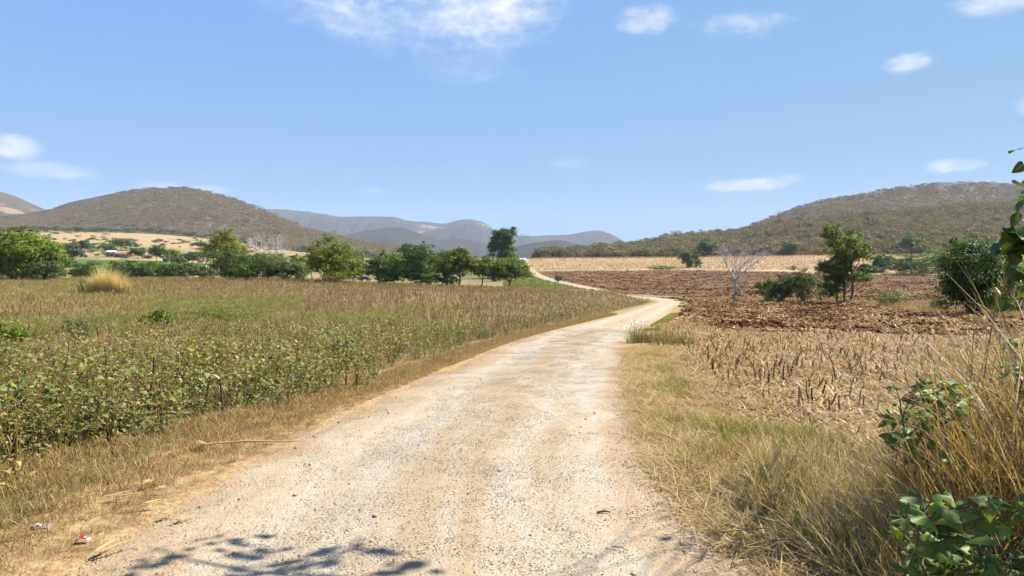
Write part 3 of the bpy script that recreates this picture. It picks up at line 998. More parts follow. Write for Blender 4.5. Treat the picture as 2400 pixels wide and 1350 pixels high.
def heart_leaf(mb, base, direction, up, size, curl=.25, m=0):
    """a heart-shaped leaf folded on its midrib: two quads a side"""
    d = np.asarray(direction, float)
    d /= np.linalg.norm(d) + 1e-9
    n_ = np.asarray(up, float) - d * np.dot(up, d)
    n_ /= np.linalg.norm(n_) + 1e-9
    s_ = np.cross(d, n_)
    pts = [(0, 0, 0), (0, .5, .0), (0, 1.0, -.18), (-.34, .0, .10), (-.48, .22, .13), (-.30, .62, .02), (.34, .0, .10), (.48, .22, .13), (.30, .62, .02)]
    V = np.array([np.asarray(base) + (s_ * x + d * (y - .02) + n_ * z * (1 + curl)) * size for x, y, z in pts])
    mb.add(V, [[0, 1, 4, 3], [1, 2, 5, 4], [0, 6, 7, 1], [1, 7, 8, 2]], m)


def bean_plant(seed, h=.6, leaves=60, big=.072, lm='bean_leaf'):
    r = random.Random(seed)
    nr_ = np.random.default_rng(seed)
    mb = MB()
    for b_ in range(5):
        a = r.uniform(0, TAU)
        reach = r.uniform(.05, .28)
        top = np.array([math.cos(a) * reach, math.sin(a) * reach, h * r.uniform(.7, 1.1)])
        pts = [np.zeros(3), top * np.array([.35, .35, .5]), top]
        mb.tube(pts, [.006, .005, .002], 3, 1)
        for i in range(leaves // 5):
            t = r.uniform(.0, 1.05)
            c_ = top * t + nr_.normal(size=3) * np.array([.10, .10, .05])
            c_[2] = max(.025, c_[2])
            an = r.uniform(0, TAU)
            el_ = r.uniform(-.7, .35)
            dr_ = np.array([math.cos(an) * math.cos(el_), math.sin(an) * math.cos(el_), math.sin(el_)])
            heart_leaf(mb, c_, dr_, (r.uniform(-.5, .5), r.uniform(-.5, .5), 1), big * r.uniform(.55, 1.25), r.uniform(0, .8), 0)
    for i in range(7):   # dry pods
        a = r.uniform(0, TAU)
        q = r.uniform(.05, .25)
        blade(mb, (q * math.cos(a), q * math.sin(a), h * r.uniform(.4, .9)), r.uniform(0, TAU), .09, .012, r.uniform(1.2, 2.6), .5, 2, 1)
    return mb.build('bean', [MATS[lm], MATS['bean_stem']], link=False)


def stub(seed, h=.5, leaves=5, mats=('stalk_dark', 'husk'), wl=.035, ll=.3):
    """a cut dry stalk with a few hanging leaves"""
    r = random.Random(seed)
    mb = MB()
    le, an = r.uniform(-.2, .3), r.uniform(0, TAU)
    top = (math.sin(le) * h * math.cos(an), math.sin(le) * h * math.sin(an), math.cos(le) * h)
    mb.tube([(0, 0, -.03), tuple(x * .5 for x in top), top], [.012, .011, .009], 4, 0)
    for _ in range(leaves):
        t = r.uniform(.1, .95)
        blade(mb, tuple(x * t for x in top), r.uniform(0, TAU), ll * r.uniform(.5, 1.2), wl * r.uniform(.6, 1.3), r.uniform(.2, 1.2), r.uniform(.6, 2.2), 4, 1, r.uniform(-1, 1))
    return mb.build('stub', [MATS[m_] for m_ in mats], link=False)


def forest_tree(seed, mat, h=7.0, w_=6.5, k=150, size=.8, trunk=True, tm='bark_pale'):
    r = np.random.default_rng(seed)
    mb = MB()
    nl = 6
    lob = [(np.array([r.normal() * w_ * .22, r.normal() * w_ * .22, h * r.uniform(.5, .85)]), w_ * r.uniform(.2, .32)) for _ in range(nl)]
    C, Nn = [], []
    for c_, rad in lob:
        v = r.normal(size=(k // nl, 3))
        v /= np.linalg.norm(v, axis=1)[:, None]
        v[:, 2] = np.abs(v[:, 2]) * .9 - .25
        C.append(c_ + v * rad * r.uniform(.75, 1.05, (len(v), 1)) * np.array([1, 1, .8]))
        Nn.append(v + r.normal(size=v.shape) * .5)
    V, q = leaf_quads(np.concatenate(C), np.concatenate(Nn), size * r.uniform(.6, 1.3, sum(len(x) for x in C)), .55, r)
    mb.add(V, q, 0)
    if trunk:
        mb.tube([(0, 0, -1), (0.1, 0, h * .4), (.2, .1, h * .6)], [.16, .13, .08], 4, 1)
        for c_, rad in lob[:4]:
            mb.tube([(0.1, 0, h * .35), tuple(c_ * np.array([.6, .6, .85])), tuple(c_ + np.array([0, 0, rad * .6]))], [.09, .06, .03], 3, 1)
    return mb.build('forest_tree', [MATS[mat], MATS[tm]], link=False)


def sample(n_, px0, px1, d0, d1, power=2.0, r=rng):
    """points spread evenly over the ground (power 2) or crowded towards the viewer (power < 2) in a wedge"""
    u = r.random(n_)
    if power == 0:
        d = d0 * (d1 / d0) ** u
    else:
        d = (d0 ** power + u * (d1 ** power - d0 ** power)) ** (1 / power)
    px = r.uniform(px0, px1, n_)
    return (px - 1200) / F * d, d, px


def upright(n_, tilt=.12, r=rng):
    return np.stack([r.normal(size=n_) * tilt, r.normal(size=n_) * tilt, r.uniform(0, TAU, n_)], 1)


# woods on the hills
def hill_forest(name, label, fn, p0, p1, n_, protos, t0=0.0, t1=1.08, sc=(.75, 1.25), flat=1.0, pick=None):
    px = rng.uniform(p0, p1, n_)
    Dr = np.interp(px, *np.array(fn.rng[0], float).T)
    Db = np.interp(px, *np.array(fn.rng[1], float).T)
    t = rng.uniform(t0, t1, n_)
    d = Db + (Dr - Db) * t
    keep = rng.random(n_) < d / d.max()
    px, d, t = px[keep], d[keep], t[keep]
    x = (px - 1200) / F * d
    z = fn(px, d)
    idx = pick(x, d, t) if pick else None
    s = rng.uniform(*sc, len(x))
    return scatter(name, protos, np.stack([x, d, z], 1), upright(len(x), .06), np.stack([s, s, s * rng.uniform(.8, 1.2, len(x)) * flat], 1), label, idx)


def pick_A(x, y, t):
    q = fbm(x * .008, y * .006, 3) + rng.normal(size=len(x)) * .12
    i = rng.integers(0, 3, len(x))
    i = np.where(q < .36, 3, i)
    i = np.where((t < .06) & (rng.random(len(x)) < .6), 4, i)
    return np.where(rng.random(len(x)) < .006, 4, i)


def pick_E(x, y, t):
    q = fbm(x * .012, y * .012, 3) + rng.normal(size=len(x)) * .14
    i = np.where(q < .45, rng.integers(3, 5, len(x)), np.where(q < .56, rng.integers(0, 3, len(x)), rng.integers(5, 7, len(x))))
    return np.where(rng.random(len(x)) < .02, 7, i)


fa = lambda: [forest_tree(11, 'twig_grey', k=110), forest_tree(12, 'twig_grey', 6, 6, 110), forest_tree(13, 'twig_rust', 6.5, 7, 110), forest_tree(14, 'twig_olive', 7, 7, 110), forest_tree(15, 'far_green', 8, 7, 130)]
hill_forest('leafless_woodland', 'grey-brown leafless woodland covering the round hill', fA, -420, 1120, 21000, fa(), pick=pick_A, sc=(1.0, 1.55), flat=.7)
fe = lambda k: [forest_tree(21, 'twig_grey', k=k, size=.65), forest_tree(22, 'twig_grey', 8, 7, k, .65), forest_tree(23, 'twig_grey', 7, 6, k, .65), forest_tree(24, 'twig_olive', 7, 7, k, .65),
                forest_tree(25, 'twig_olive', 8, 6.5, k, .65), forest_tree(26, 'twig_rust', 7, 6, k, .65), forest_tree(27, 'twig_rust', 6, 6, k, .65), forest_tree(28, 'far_green', 8, 7, k, .65)]
hill_forest('brown_woodland', 'brown and olive dry woodland on the low slope', fE1, 1255, 2750, 12500, fe(300), pick=pick_E, sc=(.75, 1.45))
hill_forest('hilltop_woodland', 'grey leafless woodland along the long hill crest', fE2, 1560, 2750, 11500, fa(), pick=pick_A, sc=(1.0, 1.5), flat=.75)
leaf_mat('twig_far', [(.065, .058, .047), (.09, .08, .062)], trans=.2, inst=.4)
ff = [forest_tree(31, 'twig_far', 11, 11, 60, 1.8, False), forest_tree(32, 'twig_far', 11, 12, 60, 1.8, False), forest_tree(33, 'far_green', 11, 11, 60, 1.8, False)]
hill_forest('mountain_woodland', 'thin bluish woodland on the distant range', fD, 500, 1600, 9000, ff, t0=.2, t1=.95)

# gravel lying on the track
gp = [rocks(110, .36, (.0026, .0085), [MATS['pebble']] * 5 + [MATS['pebble_dark']], 40 + i, .48, 3.2) for i in range(4)]
yy = (3.2 ** .6 + rng.random(3300) * (34 ** .6 - 3.2 ** .6)) ** (1 / .6)
ss = np.clip(rng.normal(size=3300) * .9, -2.0, 2.0)
edge_p = rng.random(3300) < .28
ss = np.where(edge_p, np.sign(rng.random(3300) - .5) * rng.uniform(1.5, 2.15, 3300), ss)
x0, _z0 = road_xz(yy)
gx = x0 + ss
rd = np.stack([rng.normal(size=3300) * .01, rng.normal(size=3300) * .01, rng.uniform(0, TAU, 3300)], 1)


def road_top(x, y):
    s = lateral(x, y) / 2.15
    return T(x, y) + np.where(np.abs(s) < 1, .055 * (1 - np.abs(s) ** 3) - .03 - .030 * np.exp(-((np.abs(s) - .42) / .14) ** 2), 0) + (fbm(x * 1.3, y * 1.3, 3) - .5) * .05


scatter('road_gravel_stones', gp, np.stack([gx, yy, road_top(gx, yy)], 1), rd, rng.uniform(.7, 1.2, 3300), 'loose pale and dark gravel scattered over the track')


# near verges: dry brown grass left, mixed dry and green grass right
gl = [MATS['grass_brown'], MATS['grass_dry']]
dry_protos = [tuft(34, .15, .14, .006, gl, 50 + i, (.3, 1.4), (.3, 1.6), 3, .45) for i in range(4)]
k = 12500
yy = (2.6 ** .9 + rng.random(k) * (60 ** .9 - 2.6 ** .9)) ** (1 / .9)
wid = np.interp(yy, [3, 6, 9, 13, 30, 60], [4.2, 2.2, 1.6, .95, .8, 1.0])
ss = -(2.0 + rng.random(k) ** 1.15 * wid)
x0, _ = road_xz(yy)
vx = x0 + ss * 1.03
sc_ = np.interp(-ss, [1.9, 2.5, 4.5], [.3, .8, 1.15]) * rng.uniform(.5, 1.3, k) * np.interp(yy, [3, 20, 60], [1, 1.1, 1.6])
scatter('verge_grass', dry_protos, np.stack([vx, yy, T(vx, yy)], 1), upright(k, .15), sc_, 'flattened brown dry grass between the track and the bean rows')

k = 8000
yy = (2.4 ** .8 + rng.random(k) * (60 ** .8 - 2.4 ** .8)) ** (1 / .8)
wid = np.interp(yy, [3, 6, 8, 11, 24, 60], [3.7, 3.0, 1.7, .85, .6, 1.0])
ss = 1.95 + .4 * (1 - sstep(yy, 4.0, 6.0)) + rng.random(k) ** 1.1 * wid
x0, _ = road_xz(yy)
vx = x0 + ss * 1.03
gr_protos = [tuft(30, .30, .13, .006, [MATS['grass_dry'], MATS['grass_green']], 60 + i, (.1, .8), (.3, 1.5), 4, .12) for i in range(3)] + \
            [tuft(30, .30, .13, .006, [MATS['grass_green'], MATS['grass_dry']], 64 + i, (.1, .7), (.3, 1.2), 4, .3) for i in range(2)]
gidx = np.where(fbm(vx * .9 + 4, yy * .9, 3) + rng.normal(size=k) * .06 > .47, rng.integers(3, 5, k), rng.integers(0, 3, k))
sc_ = np.interp(ss, [1.9, 2.6, 4.5], [.35, .85, 1.1]) * rng.uniform(.6, 1.25, k)
okv = (fbm(vx * 1.1 + 7, yy * 1.1, 3) + rng.normal(size=k) * .05 > .46 + .10 * sstep(yy, 6, 12)) | (yy < 4.5)
sc_ = sc_ * (.6 + .9 * fbm(vx * 1.7, yy * 1.7 + 9, 2)) * (1 - .3 * sstep(yy, 7, 13))
scatter('roadside_grass', gr_protos, np.stack([vx, yy, T(vx, yy)], 1)[okv], upright(k, .2)[okv], sc_[okv], 'yellow and green grass on the verge below the maize stubble', gidx[okv])

k = 1900
yy = rng.uniform(2.6, 22, k)
ss = 1.85 + np.abs(rng.normal(size=k)) * .85
vx = road_xz(yy)[0] + ss
scatter('verge_straw', [litter(22, .26, .26, .008, [MATS['grass_gold'], MATS['grass_dry']], 68 + i, .5) for i in range(3)], np.stack([vx, yy, T(vx, yy) + .02], 1), upright(k, .1), rng.uniform(.6, 1.2, k),
        'pale yellow straw strewn along the right edge of the track')
# tall dry grass in the right foreground
tall = [tuft(20, 1.5, .2, .010, [MATS['reed_dry'], (MATS['grass_dry'], MATS['grass_brown'])[i % 2]], 70 + i, (.02, .55), (.2, 1.5), 7, .5) for i in range(5)]
k = 560
yy = rng.uniform(3.7, 7.0, k)
px = rng.uniform(2080, 2750, k)
px = np.where(rng.random(k) < sstep(px, 2000, 2250), px, px + 330)
vx = (px - 1200) / F * yy
hs_ = np.interp(px, [2000, 2150, 2300, 2420], [.34, .60, .95, 1.2]) * rng.uniform(.55, 1.1, k)
scatter('tall_dry_grass', tall, np.stack([vx, yy, T(vx, yy)], 1), upright(k, .12), hs_, 'tall tangled golden dry grass at the right edge')
mid_t = [tuft(26, .55, .15, .009, [MATS['reed_dry'], (MATS['grass_dry'], MATS['grass_brown'], MATS['weed_green'])[i]], 80 + i, (.1, 1.4), (.3, 1.6), 4, .5) for i in range(3)]
k = 2300
yy = rng.uniform(3.1, 7.0, k)
px = np.clip(rng.normal(2250, 280, k), 1800, 2900)
vx = (px - 1200) / F * yy
ok = lateral(vx, yy) > 2.4
scatter('tangled_dry_grass', mid_t, np.stack([vx, yy, T(vx, yy)], 1)[ok], upright(k, .2)[ok], rng.uniform(.5, 1.0, k)[ok], 'low tangled dry grass around the broad-leaved plants')

# bean rows, left
bp = [bean_plant(90 + i, .50 + .09 * (i % 3), 66 + 6 * i, .052 + .007 * (i % 3)) for i in range(5)] + [bean_plant(96 + i, .46 + .1 * i, 44, .05, 'bean_dry') for i in range(3)]
k = 12500
bx, by, bpx = sample(k, -900, 1400, 3.4, 62, 1.25)
s_ = lateral(bx, by)
lim = np.interp(by, [4, 6.5, 9, 13, 20, 34], [4.3, 3.7, 3.4, 2.9, 2.8, 2.9]) + (fbm(bx * .7, by * .7, 3) - .5) * 2.2
dens = sstep(fbm(bx * .3 + 2, by * .3, 3), .32, .58) * (1 - sstep(by, 14, 42)) + .05 + .55 * (1 - sstep(-s_, 5, 9)) * (1 - sstep(by, 40, 60))
ok = (s_ < -lim) & (rng.random(k) < dens + (1 - sstep(by, 10, 22)) * .65)
bx, by = bx[ok], by[ok]
bs = rng.uniform(.5, 1.32, len(bx)) * np.interp(by, [5, 12, 25, 34], [1.1, 1.0, .85, .7])
bs *= np.interp(-(lateral(bx, by) + np.interp(by, [4, 6.5, 9, 13, 20, 34], [4.3, 3.75, 3.65, 3.05, 3.0, 3.2])), [0, 1], [.8, 1.0])
scatter('bean_plants', bp, np.stack([bx, by, T(bx, by)], 1), upright(len(bx), .12), bs, 'dense green leafy bean plants beside the track')

# weeds and dry stalks over the left field
wd_protos = [tuft(26, .42, .2, .012, [MATS['weed_green'], MATS['grass_dry']], 100 + i, (.1, .9), (.2, 1.2), 3, .25) for i in range(3)]
st_protos = [stub(110 + i, .5, 5, ('stalk_dark', 'husk')) for i in range(3)] + [stub(116 + i, .42, 6, ('stalk_dark', 'husk_dark'), .045, .3) for i in range(3)]
k = 30000
fx, fy, fpx = sample(k, -260, 1570, 16, 142, 1.25)
rg = region(fx, fy)
green_f = fbm(fx * .09 + 3, fy * .05 + 7, 4)
isg = rng.random(k) < np.clip(sstep(green_f, .38, .58) * (1.7 - 1.4 * sstep(fy, 38, 85)) + .14 + .30 * sstep(fpx, 800, 100), 0, 1)
ok = (rg == 1) & (lateral(fx, fy) < -3.1) & (rng.random(k) < np.where(fy < 26, .55, 1))
gi_ = ok & isg
si_ = ok & ~isg
bg_ = np.interp(fy, [16, 40, 142], [.75, .9, 1.25])
scatter('field_weeds', wd_protos, np.stack([fx, fy, T(fx, fy)], 1)[gi_], upright(k, .15)[gi_], (bg_ * rng.uniform(.5, 1.2, k))[gi_], 'green weeds spreading through the left crop field')
scatter('dry_crop_stalks', st_protos, np.stack([fx, fy, T(fx, fy)], 1)[si_], upright(k, .18)[si_], (bg_ * (.3 + 1.0 * rng.random(k) ** 1.2) * (.7 + .6 * fbm(fx * .2, fy * .2, 2)))[si_], 'dry brown crop stalks standing across the left field')
# pale grass at the left border of that field
k = 2600
fx, fy, fpx = sample(k, -200, 420, 40, 128, 1.5)
hay = [tuft(26, .5, .3, .02, [MATS['grass_dry'], MATS['grass_gold']], 120 + i, (.2, 1.1), (.2, 1.3), 3, .25) for i in range(3)]
ok = rng.random(k) < sstep(fpx, 430, 150)
scatter('border_grass', hay, np.stack([fx, fy, T(fx, fy)], 1)[ok], upright(k, .15)[ok], rng.uniform(.5, 1.1, k)[ok], 'pale dry grass along the border of the left field')
# dry grass and scrub under the tree line
k = 1500
fx, fy, fpx = sample(k, -100, 1330, 128, 152, 2)
scatter('tree_line_grass', [tuft(30, .9, .4, .035, [MATS['grass_dry'], MATS['weed_green']], 124 + i, (.1, .8), (.2, 1.1), 3, .45) for i in range(3)],
        np.stack([fx, fy, T(fx, fy)], 1), upright(k, .12), rng.uniform(.4, 1.1, k), 'rough dry grass at the foot of the tree line')
# green slope beside the far part of the track
k = 2600
fx, fy, fpx = sample(k, 1180, 1420, 165, 330, 1.5)
ok = (lateral(fx, fy) < -2.6) & (lateral(fx, fy) > -40)
scatter('green_slope_grass', [tuft(24, .7, .4, .05, [MATS['weed_green'], MATS['grass_dry']], 128 + i, (.1, .8), (.2, 1.1), 3, .2) for i in range(2)],
        np.stack([fx, fy, T(fx, fy)], 1)[ok], upright(k, .12)[ok], rng.uniform(.5, 1.2, k)[ok], 'green weedy grass beside the far stretch of track')

# maize stubble right
lit = [litter(34, .36, .20, .026, [MATS['straw_flake'], MATS['husk']], 130 + i, .45) for i in range(4)]
k = 9500
fx, fy, fpx = sample(k, 1420, 2600, 7, 46, 1.3)
rg = region(fx, fy)
ok = (rg == 2) & (lateral(fx, fy) > 2.5)
scatter('maize_litter', lit, np.stack([fx, fy, T(fx, fy) + .005], 1)[ok], upright(k, .08)[ok], (rng.uniform(.7, 1.25, k) * np.interp(fy, [7, 45], [1, 1.4]))[ok], 'pale dry maize husks and leaves littering the stubble')
sp = [stub(140 + i, .26, 3, (('stalk_dark', 'stalk_pale')[i % 2], 'husk'), .035, .25) for i in range(5)]
k = 1500
fx, fy, fpx = sample(k, 1480, 2600, 12, 44, 1.2)
ok = (region(fx, fy) == 2) & (lateral(fx, fy) > 3.4)
scatter('short_stubble', sp, np.stack([fx, fy, T(fx, fy)], 1)[ok], upright(k, .3)[ok], rng.uniform(.5, 1.15, k)[ok], 'short cut maize stubs thinning out towards the ploughed earth')

# ploughed fields: clods and straw
cp = [rocks(10, .5, (.03, .10), [MATS['clod']], 150 + i, .75, 1.8) for i in range(4)]
k = 6500
fx, fy, fpx = sample(k, 1500, 2620, 26, 172, 1.2)
row = np.round((fy + fx * .25) / 1.5) * 1.5 - fx * .25
fy = row + .75 + rng.normal(size=k) * .2
ok = (region(fx, fy) == 3)
scatter('earth_clods', cp, np.stack([fx, fy, T(fx, fy)], 1)[ok], upright(k, .1)[ok], (rng.uniform(.6, 1.3, k) * np.interp(fy, [26, 170], [1, 2.0]))[ok], 'dark red-brown clods turned up by the plough')
lit2 = [litter(16, .55, .30, .045, [MATS['straw_flake']], 160 + i, .5) for i in range(3)]
k = 8000
fx, fy, fpx = sample(k, 1500, 2620, 26, 172, 1.2)
row = np.round((fy + fx * .25) / 1.5) * 1.5 - fx * .25
fy = row + rng.normal(size=k) * .22
ok = (region(fx, fy) == 3) & (rng.random(k) < .25 + .75 * sstep(fbm(fx * .5, fy * .25, 3), .42, .62))
scatter('plough_straw', lit2, np.stack([fx, fy, T(fx, fy) + .03], 1)[ok], upright(k, .12)[ok], (rng.uniform(.6, 1.2, k) * np.interp(fy, [26, 170], [1, 1.8]))[ok], 'straw scraps lying on the dark ploughed earth')
k = 12000
fx, fy, fpx = sample(k, 1290, 2500, 120, 352, 1.5)
row = np.round(fy / 3.4 + fx * .02) * 3.4 - fx * .068
fy = row + rng.normal(size=k) * .25
rg = region(fx, fy)
ok = (rg == 4) & (rng.random(k) < .2 + .8 * sstep(fbm(fx * .03, fy * .12, 3), .42, .58))
scatter('far_plough_straw', [litter(14, 1.1, .8, .12, [MATS['straw_flake'], MATS['husk_dark']], 165 + i, .5) for i in range(3)], np.stack([fx, fy, T(fx, fy) + .05], 1)[ok],
        upright(k, .1)[ok], rng.uniform(.6, 1.2, k)[ok], 'straw left in rows on the far ploughed slope')
k = 7000
fx, fy, fpx = sample(k, 1290, 2500, 120, 352, 1.5)
ok = (region(fx, fy) == 4)
scatter('far_clods', [rocks(8, 1.2, (.1, .3), [MATS['clod']], 170 + i, .6, 1.6) for i in range(3)], np.stack([fx, fy, T(fx, fy)], 1)[ok], upright(k, .1)[ok], rng.uniform(.6, 1.3, k)[ok],
        'brown clods on the far ploughed slope')
k = 22000
fx, fy, fpx = sample(k, 1240, 2120, 345, 500, 2)
ok = (region(fx, fy) == 5) & (lateral(fx, fy) > 3)
scatter('far_maize_stubble', [stub(180 + i, .7, 7, ('stalk_pale', 'straw_flake'), .10, .55) for i in range(3)], np.stack([fx, fy, T(fx, fy)], 1)[ok], upright(k, .15)[ok], rng.uniform(.6, 1.2, k)[ok],
        'pale dry maize standing on the far rise')
# dry grass strip along the row of bushes on the right
k = 900
tt = rng.random(k)
pxr = 1640 + tt * 760
dl = np.interp(pxr, [1600, 1720, 1840, 1980, 2120, 2260, 2420], [172, 138, 118, 100, 72, 54, 46]) + rng.normal(size=k) * 2.0 + 1.5
fx = (pxr - 1200) / F * dl
scatter('row_grass', [tuft(30, .8, .35, .02, [MATS['grass_brown'], MATS['grass_dry']], 190 + i, (.1, .9), (.2, 1.2), 4, .5) for i in range(3)], np.stack([fx, dl, T(fx, dl)], 1),
        upright(k, .12), rng.uniform(.4, 1.1, k) * np.interp(dl, [50, 140], [.8, 1.3]), 'brown dry grass along the row of bushes between the ploughed fields')
# rough dry grass at the upper right, beyond the far ploughed field
k = 3500
fx, fy, fpx = sample(k, 1880, 2480, 290, 455, 2)
ok = region(fx, fy) == 0
scatter('upper_dry_grass', [tuft(24, 1.1, .8, .1, [MATS['grass_dry'], MATS['grass_gold']], 195 + i, (.1, .9), (.2, 1.2), 3, .4) for i in range(2)], np.stack([fx, fy, T(fx, fy)], 1)[ok],
        upright(k, .12)[ok], rng.uniform(.5, 1.2, k)[ok], 'pale dry grass above the far ploughed slope')

# ------------------------------------------------------------------ trees and bushes, each a thing
def crown_cloud(lobes, n_, size, r, clump=.34, flat=.75, upb=.35):
    """leaf centres and facings in clumps on the shells of a few lobes"""
    wts = np.array([(l[1] * l[2]) ** 1.0 for l in lobes])
    wts = wts / wts.sum()
    C, Nn = [], []
    for (c_, rx, rz), wt in zip(lobes, wts):
        kk = max(4, int(n_ * wt))
        ncl = max(6, min(24, int(kk / 30)))
        v = r.normal(size=(ncl, 3))
        v /= np.linalg.norm(v, axis=1)[:, None]
        v[:, 2] = np.where(v[:, 2] < -.5, -v[:, 2], v[:, 2])
        q = r.uniform(.55, 1.05, (ncl, 1))
        cc = np.asarray(c_) + v * q * np.array([rx, rx, rz])
        w_ = r.random(ncl) ** 1.3 + .15
        pick = r.choice(ncl, kk, p=w_ / w_.sum())
        off = r.normal(size=(kk, 3)) * np.array([rx, rx, rz * flat]) * clump * .5
        C.append(cc[pick] + off)
        Nn.append(v[pick] * .6 + off / (np.linalg.norm(off, axis=1)[:, None] + 1e-6) * .5 + np.array([0, 0, upb]) + r.normal(size=(kk, 3)) * .45)
    C, Nn = np.concatenate(C), np.concatenate(Nn)
    return C, Nn


def limb_path(a, b, r, bend=.12, k=4):
    a, b = np.asarray(a, float), np.asarray(b, float)
    ln = np.linalg.norm(b - a)
    t = np.linspace(0, 1, k + 1)[:, None]
    p_ = a + (b - a) * t
    p_[1:-1] += r.normal(size=(k - 1, 3)) * ln * bend * .5
    p_[:, 2] += np.sin(t[:, 0] * math.pi) * ln * .06
    return p_


def lobes_for(shape, h, w_, th, r, k=9):
    out = []
    if shape == 'bush':
        for i in range(k):
            a = r.uniform(0, TAU)
            q = math.sqrt(r.random()) * w_ * .33
            hz = h * r.uniform(.14, .74) * (1 - .35 * (q / (w_ * .5)) ** 2)
            rad = w_ * r.uniform(.16, .26)
            out.append(((q * math.cos(a), q * math.sin(a), hz), rad, min(rad, h * .27)))
        out.append(((0, 0, h * .4), w_ * .3, h * .34))
        out.append(((w_ * r.uniform(-.15, .15), 0, h * .78), w_ * .2, h * .2))
    elif shape == 'round':
        ch = h - th
        for i in range(k):
            a = i * 2.4 + r.uniform(-.4, .4)
            q = math.sqrt((i + .5) / k) * w_ * .32
            hz = th + ch * (.2 + .62 * (1 - (q / (w_ * .5)) ** 1.3) * r.uniform(.55, 1.0))
            rad = w_ * r.uniform(.17, .25)
            out.append(((q * math.cos(a), q * math.sin(a), hz), rad, min(rad * .85, ch * .3)))
        out.append(((0, 0, th + ch * .52), w_ * .28, ch * .36))
        out.append(((0, 0, th + ch * .82), w_ * .2, ch * .16))
    elif shape == 'column':
        ch = h - th
        for i in range(k + 3):
            a = r.uniform(0, TAU)
            q = math.sqrt(r.random()) * w_ * .26
            hz = th + ch * (.08 + .84 * (i + r.random()) / (k + 3))
            rad = w_ * r.uniform(.2, .3)
            out.append(((q * math.cos(a), q * math.sin(a), hz), rad, min(rad, ch * .15)))
    elif shape == 'spray':       # bamboo-like fountain
        for i in range(k + 4):
            a = r.uniform(0, TAU)
            q = w_ * (.1 + .34 * r.random())
            hz = h * r.uniform(.3, .86) * (1.12 - q / w_)
            rad = w_ * r.uniform(.13, .2)
            out.append(((q * math.cos(a), q * math.sin(a), hz), rad, rad * 1.1))
        out.append(((0, 0, h * .45), w_ * .3, h * .36))
    elif shape == 'two_tier':    # open bright top, dense dark waist
        for i in range(11):
            a = i * 2.4 + r.uniform(-.4, .4)
            q = w_ * (.10 + .26 * (i % 4) / 3)
            out.append(((math.cos(a) * q, math.sin(a) * q, h * r.uniform(.60, .98) * (1 - .10 * q / w_)), w_ * r.uniform(.11, .17), h * r.uniform(.08, .12)))
        for i in range(6):
            a = r.uniform(0, TAU)
            out.append(((math.cos(a) * w_ * .14 - w_ * .12, math.sin(a) * w_ * .14, h * r.uniform(.22, .66)), w_ * .17, h * .10))
        out.append(((w_ * .22, 0, h * .35), w_ * .13, h * .10))
    return out


def tree(name, label, cat, px, d, h, w_, shape, mat, leaf, n_, seed, th=None, bark='bark', group=None, k=9, trunk_name='trunk', crown_name='crown', stems=1, lean=0.0, dx=0.0, sink=0.0, extra=None):
    r = np.random.default_rng(seed)
    th = h * .25 if th is None else th
    x, y, z = P(px, d)
    root = empty(name, (x, y, z - sink))
    tag(root, label, cat, group)
    lob = [(c_, rx * 1.18, rz * 1.15) for c_, rx, rz in lobes_for(shape, h, w_ * 1.2, th, r, k)]
    leaf *= 1.25
    n_ = int(n_ * 2.2)
    for _ in range(6):
        l_ = lob[r.integers(len(lob))]
        v_ = r.normal(size=3)
        v_[2] = abs(v_[2]) * .8
        v_ /= np.linalg.norm(v_)
        lob.append((tuple(np.array(l_[0]) + v_ * np.array([l_[1], l_[1], l_[2]]) * 1.12), l_[1] * r.uniform(.28, .5), l_[2] * r.uniform(.28, .5)))
    if extra:
        lob += [(e_[0], e_[1], e_[2]) for e_ in extra]
    mb = MB()
    r0 = max(.03, h * .022)
    if shape in ('round', 'column', 'two_tier'):
        for s_ in range(stems):
            a = s_ * TAU / max(1, stems) + .5
            off = np.array([math.cos(a), math.sin(a), 0]) * (0 if stems == 1 else w_ * .06)
            top = np.array([lean * h, 0, th + (h - th) * .72]) + off * 2.2
            tp = limb_path(off + np.array([0, 0, -.3]), top, r, .05, 6)
            mb.tube(tp, np.linspace(r0, r0 * .3, len(tp)) * (1 if stems == 1 else .7), 7)
            for j, l in enumerate(lob):
                if stems > 1 and j % stems != s_:
                    continue
                t0 = np.clip((l[0][2] - .35 * l[1]) / (top[2] + .01) * .75, .2, .95)
                st_ = tp[int(t0 * (len(tp) - 1))]
                lp = limb_path(st_, l[0], r, .2, 4)
                mb.tube(lp, np.linspace(r0 * .42, r0 * .1, len(lp)), 5)
    else:
        for j, l in enumerate(lob):
            a = r.uniform(0, TAU)
            lp = limb_path((math.cos(a) * w_ * .06, math.sin(a) * w_ * .06, -.2), l[0], r, .15, 4)
            mb.tube(lp, np.linspace(r0 * .5, r0 * .12, len(lp)), 5)
    mb.build(trunk_name, MATS[bark], root, smooth=True)
    C, Nn = crown_cloud(lob, n_, leaf, r)
    C[:, 2] = np.maximum(C[:, 2], .05)
    V, q = leaf_quads(C, Nn, leaf * r.uniform(.6, 1.3, len(C)), .62, r)
    mk(crown_name, V, q, MATS[mat], parent=root)
    return root


def bush(label, px, d, h, w_, mat, leaf, n_, seed, group=None, k=9, shape='bush', name='bush', sink=0.0):
    return tree(name, label, 'bush', px, d, h, w_, shape, mat, leaf, n_, seed, bark='bark', group=group, k=k, trunk_name='stems', crown_name='foliage', sink=sink)


px_m = lambda n_, d: n_ / F * d      # pixels to metres at a distance
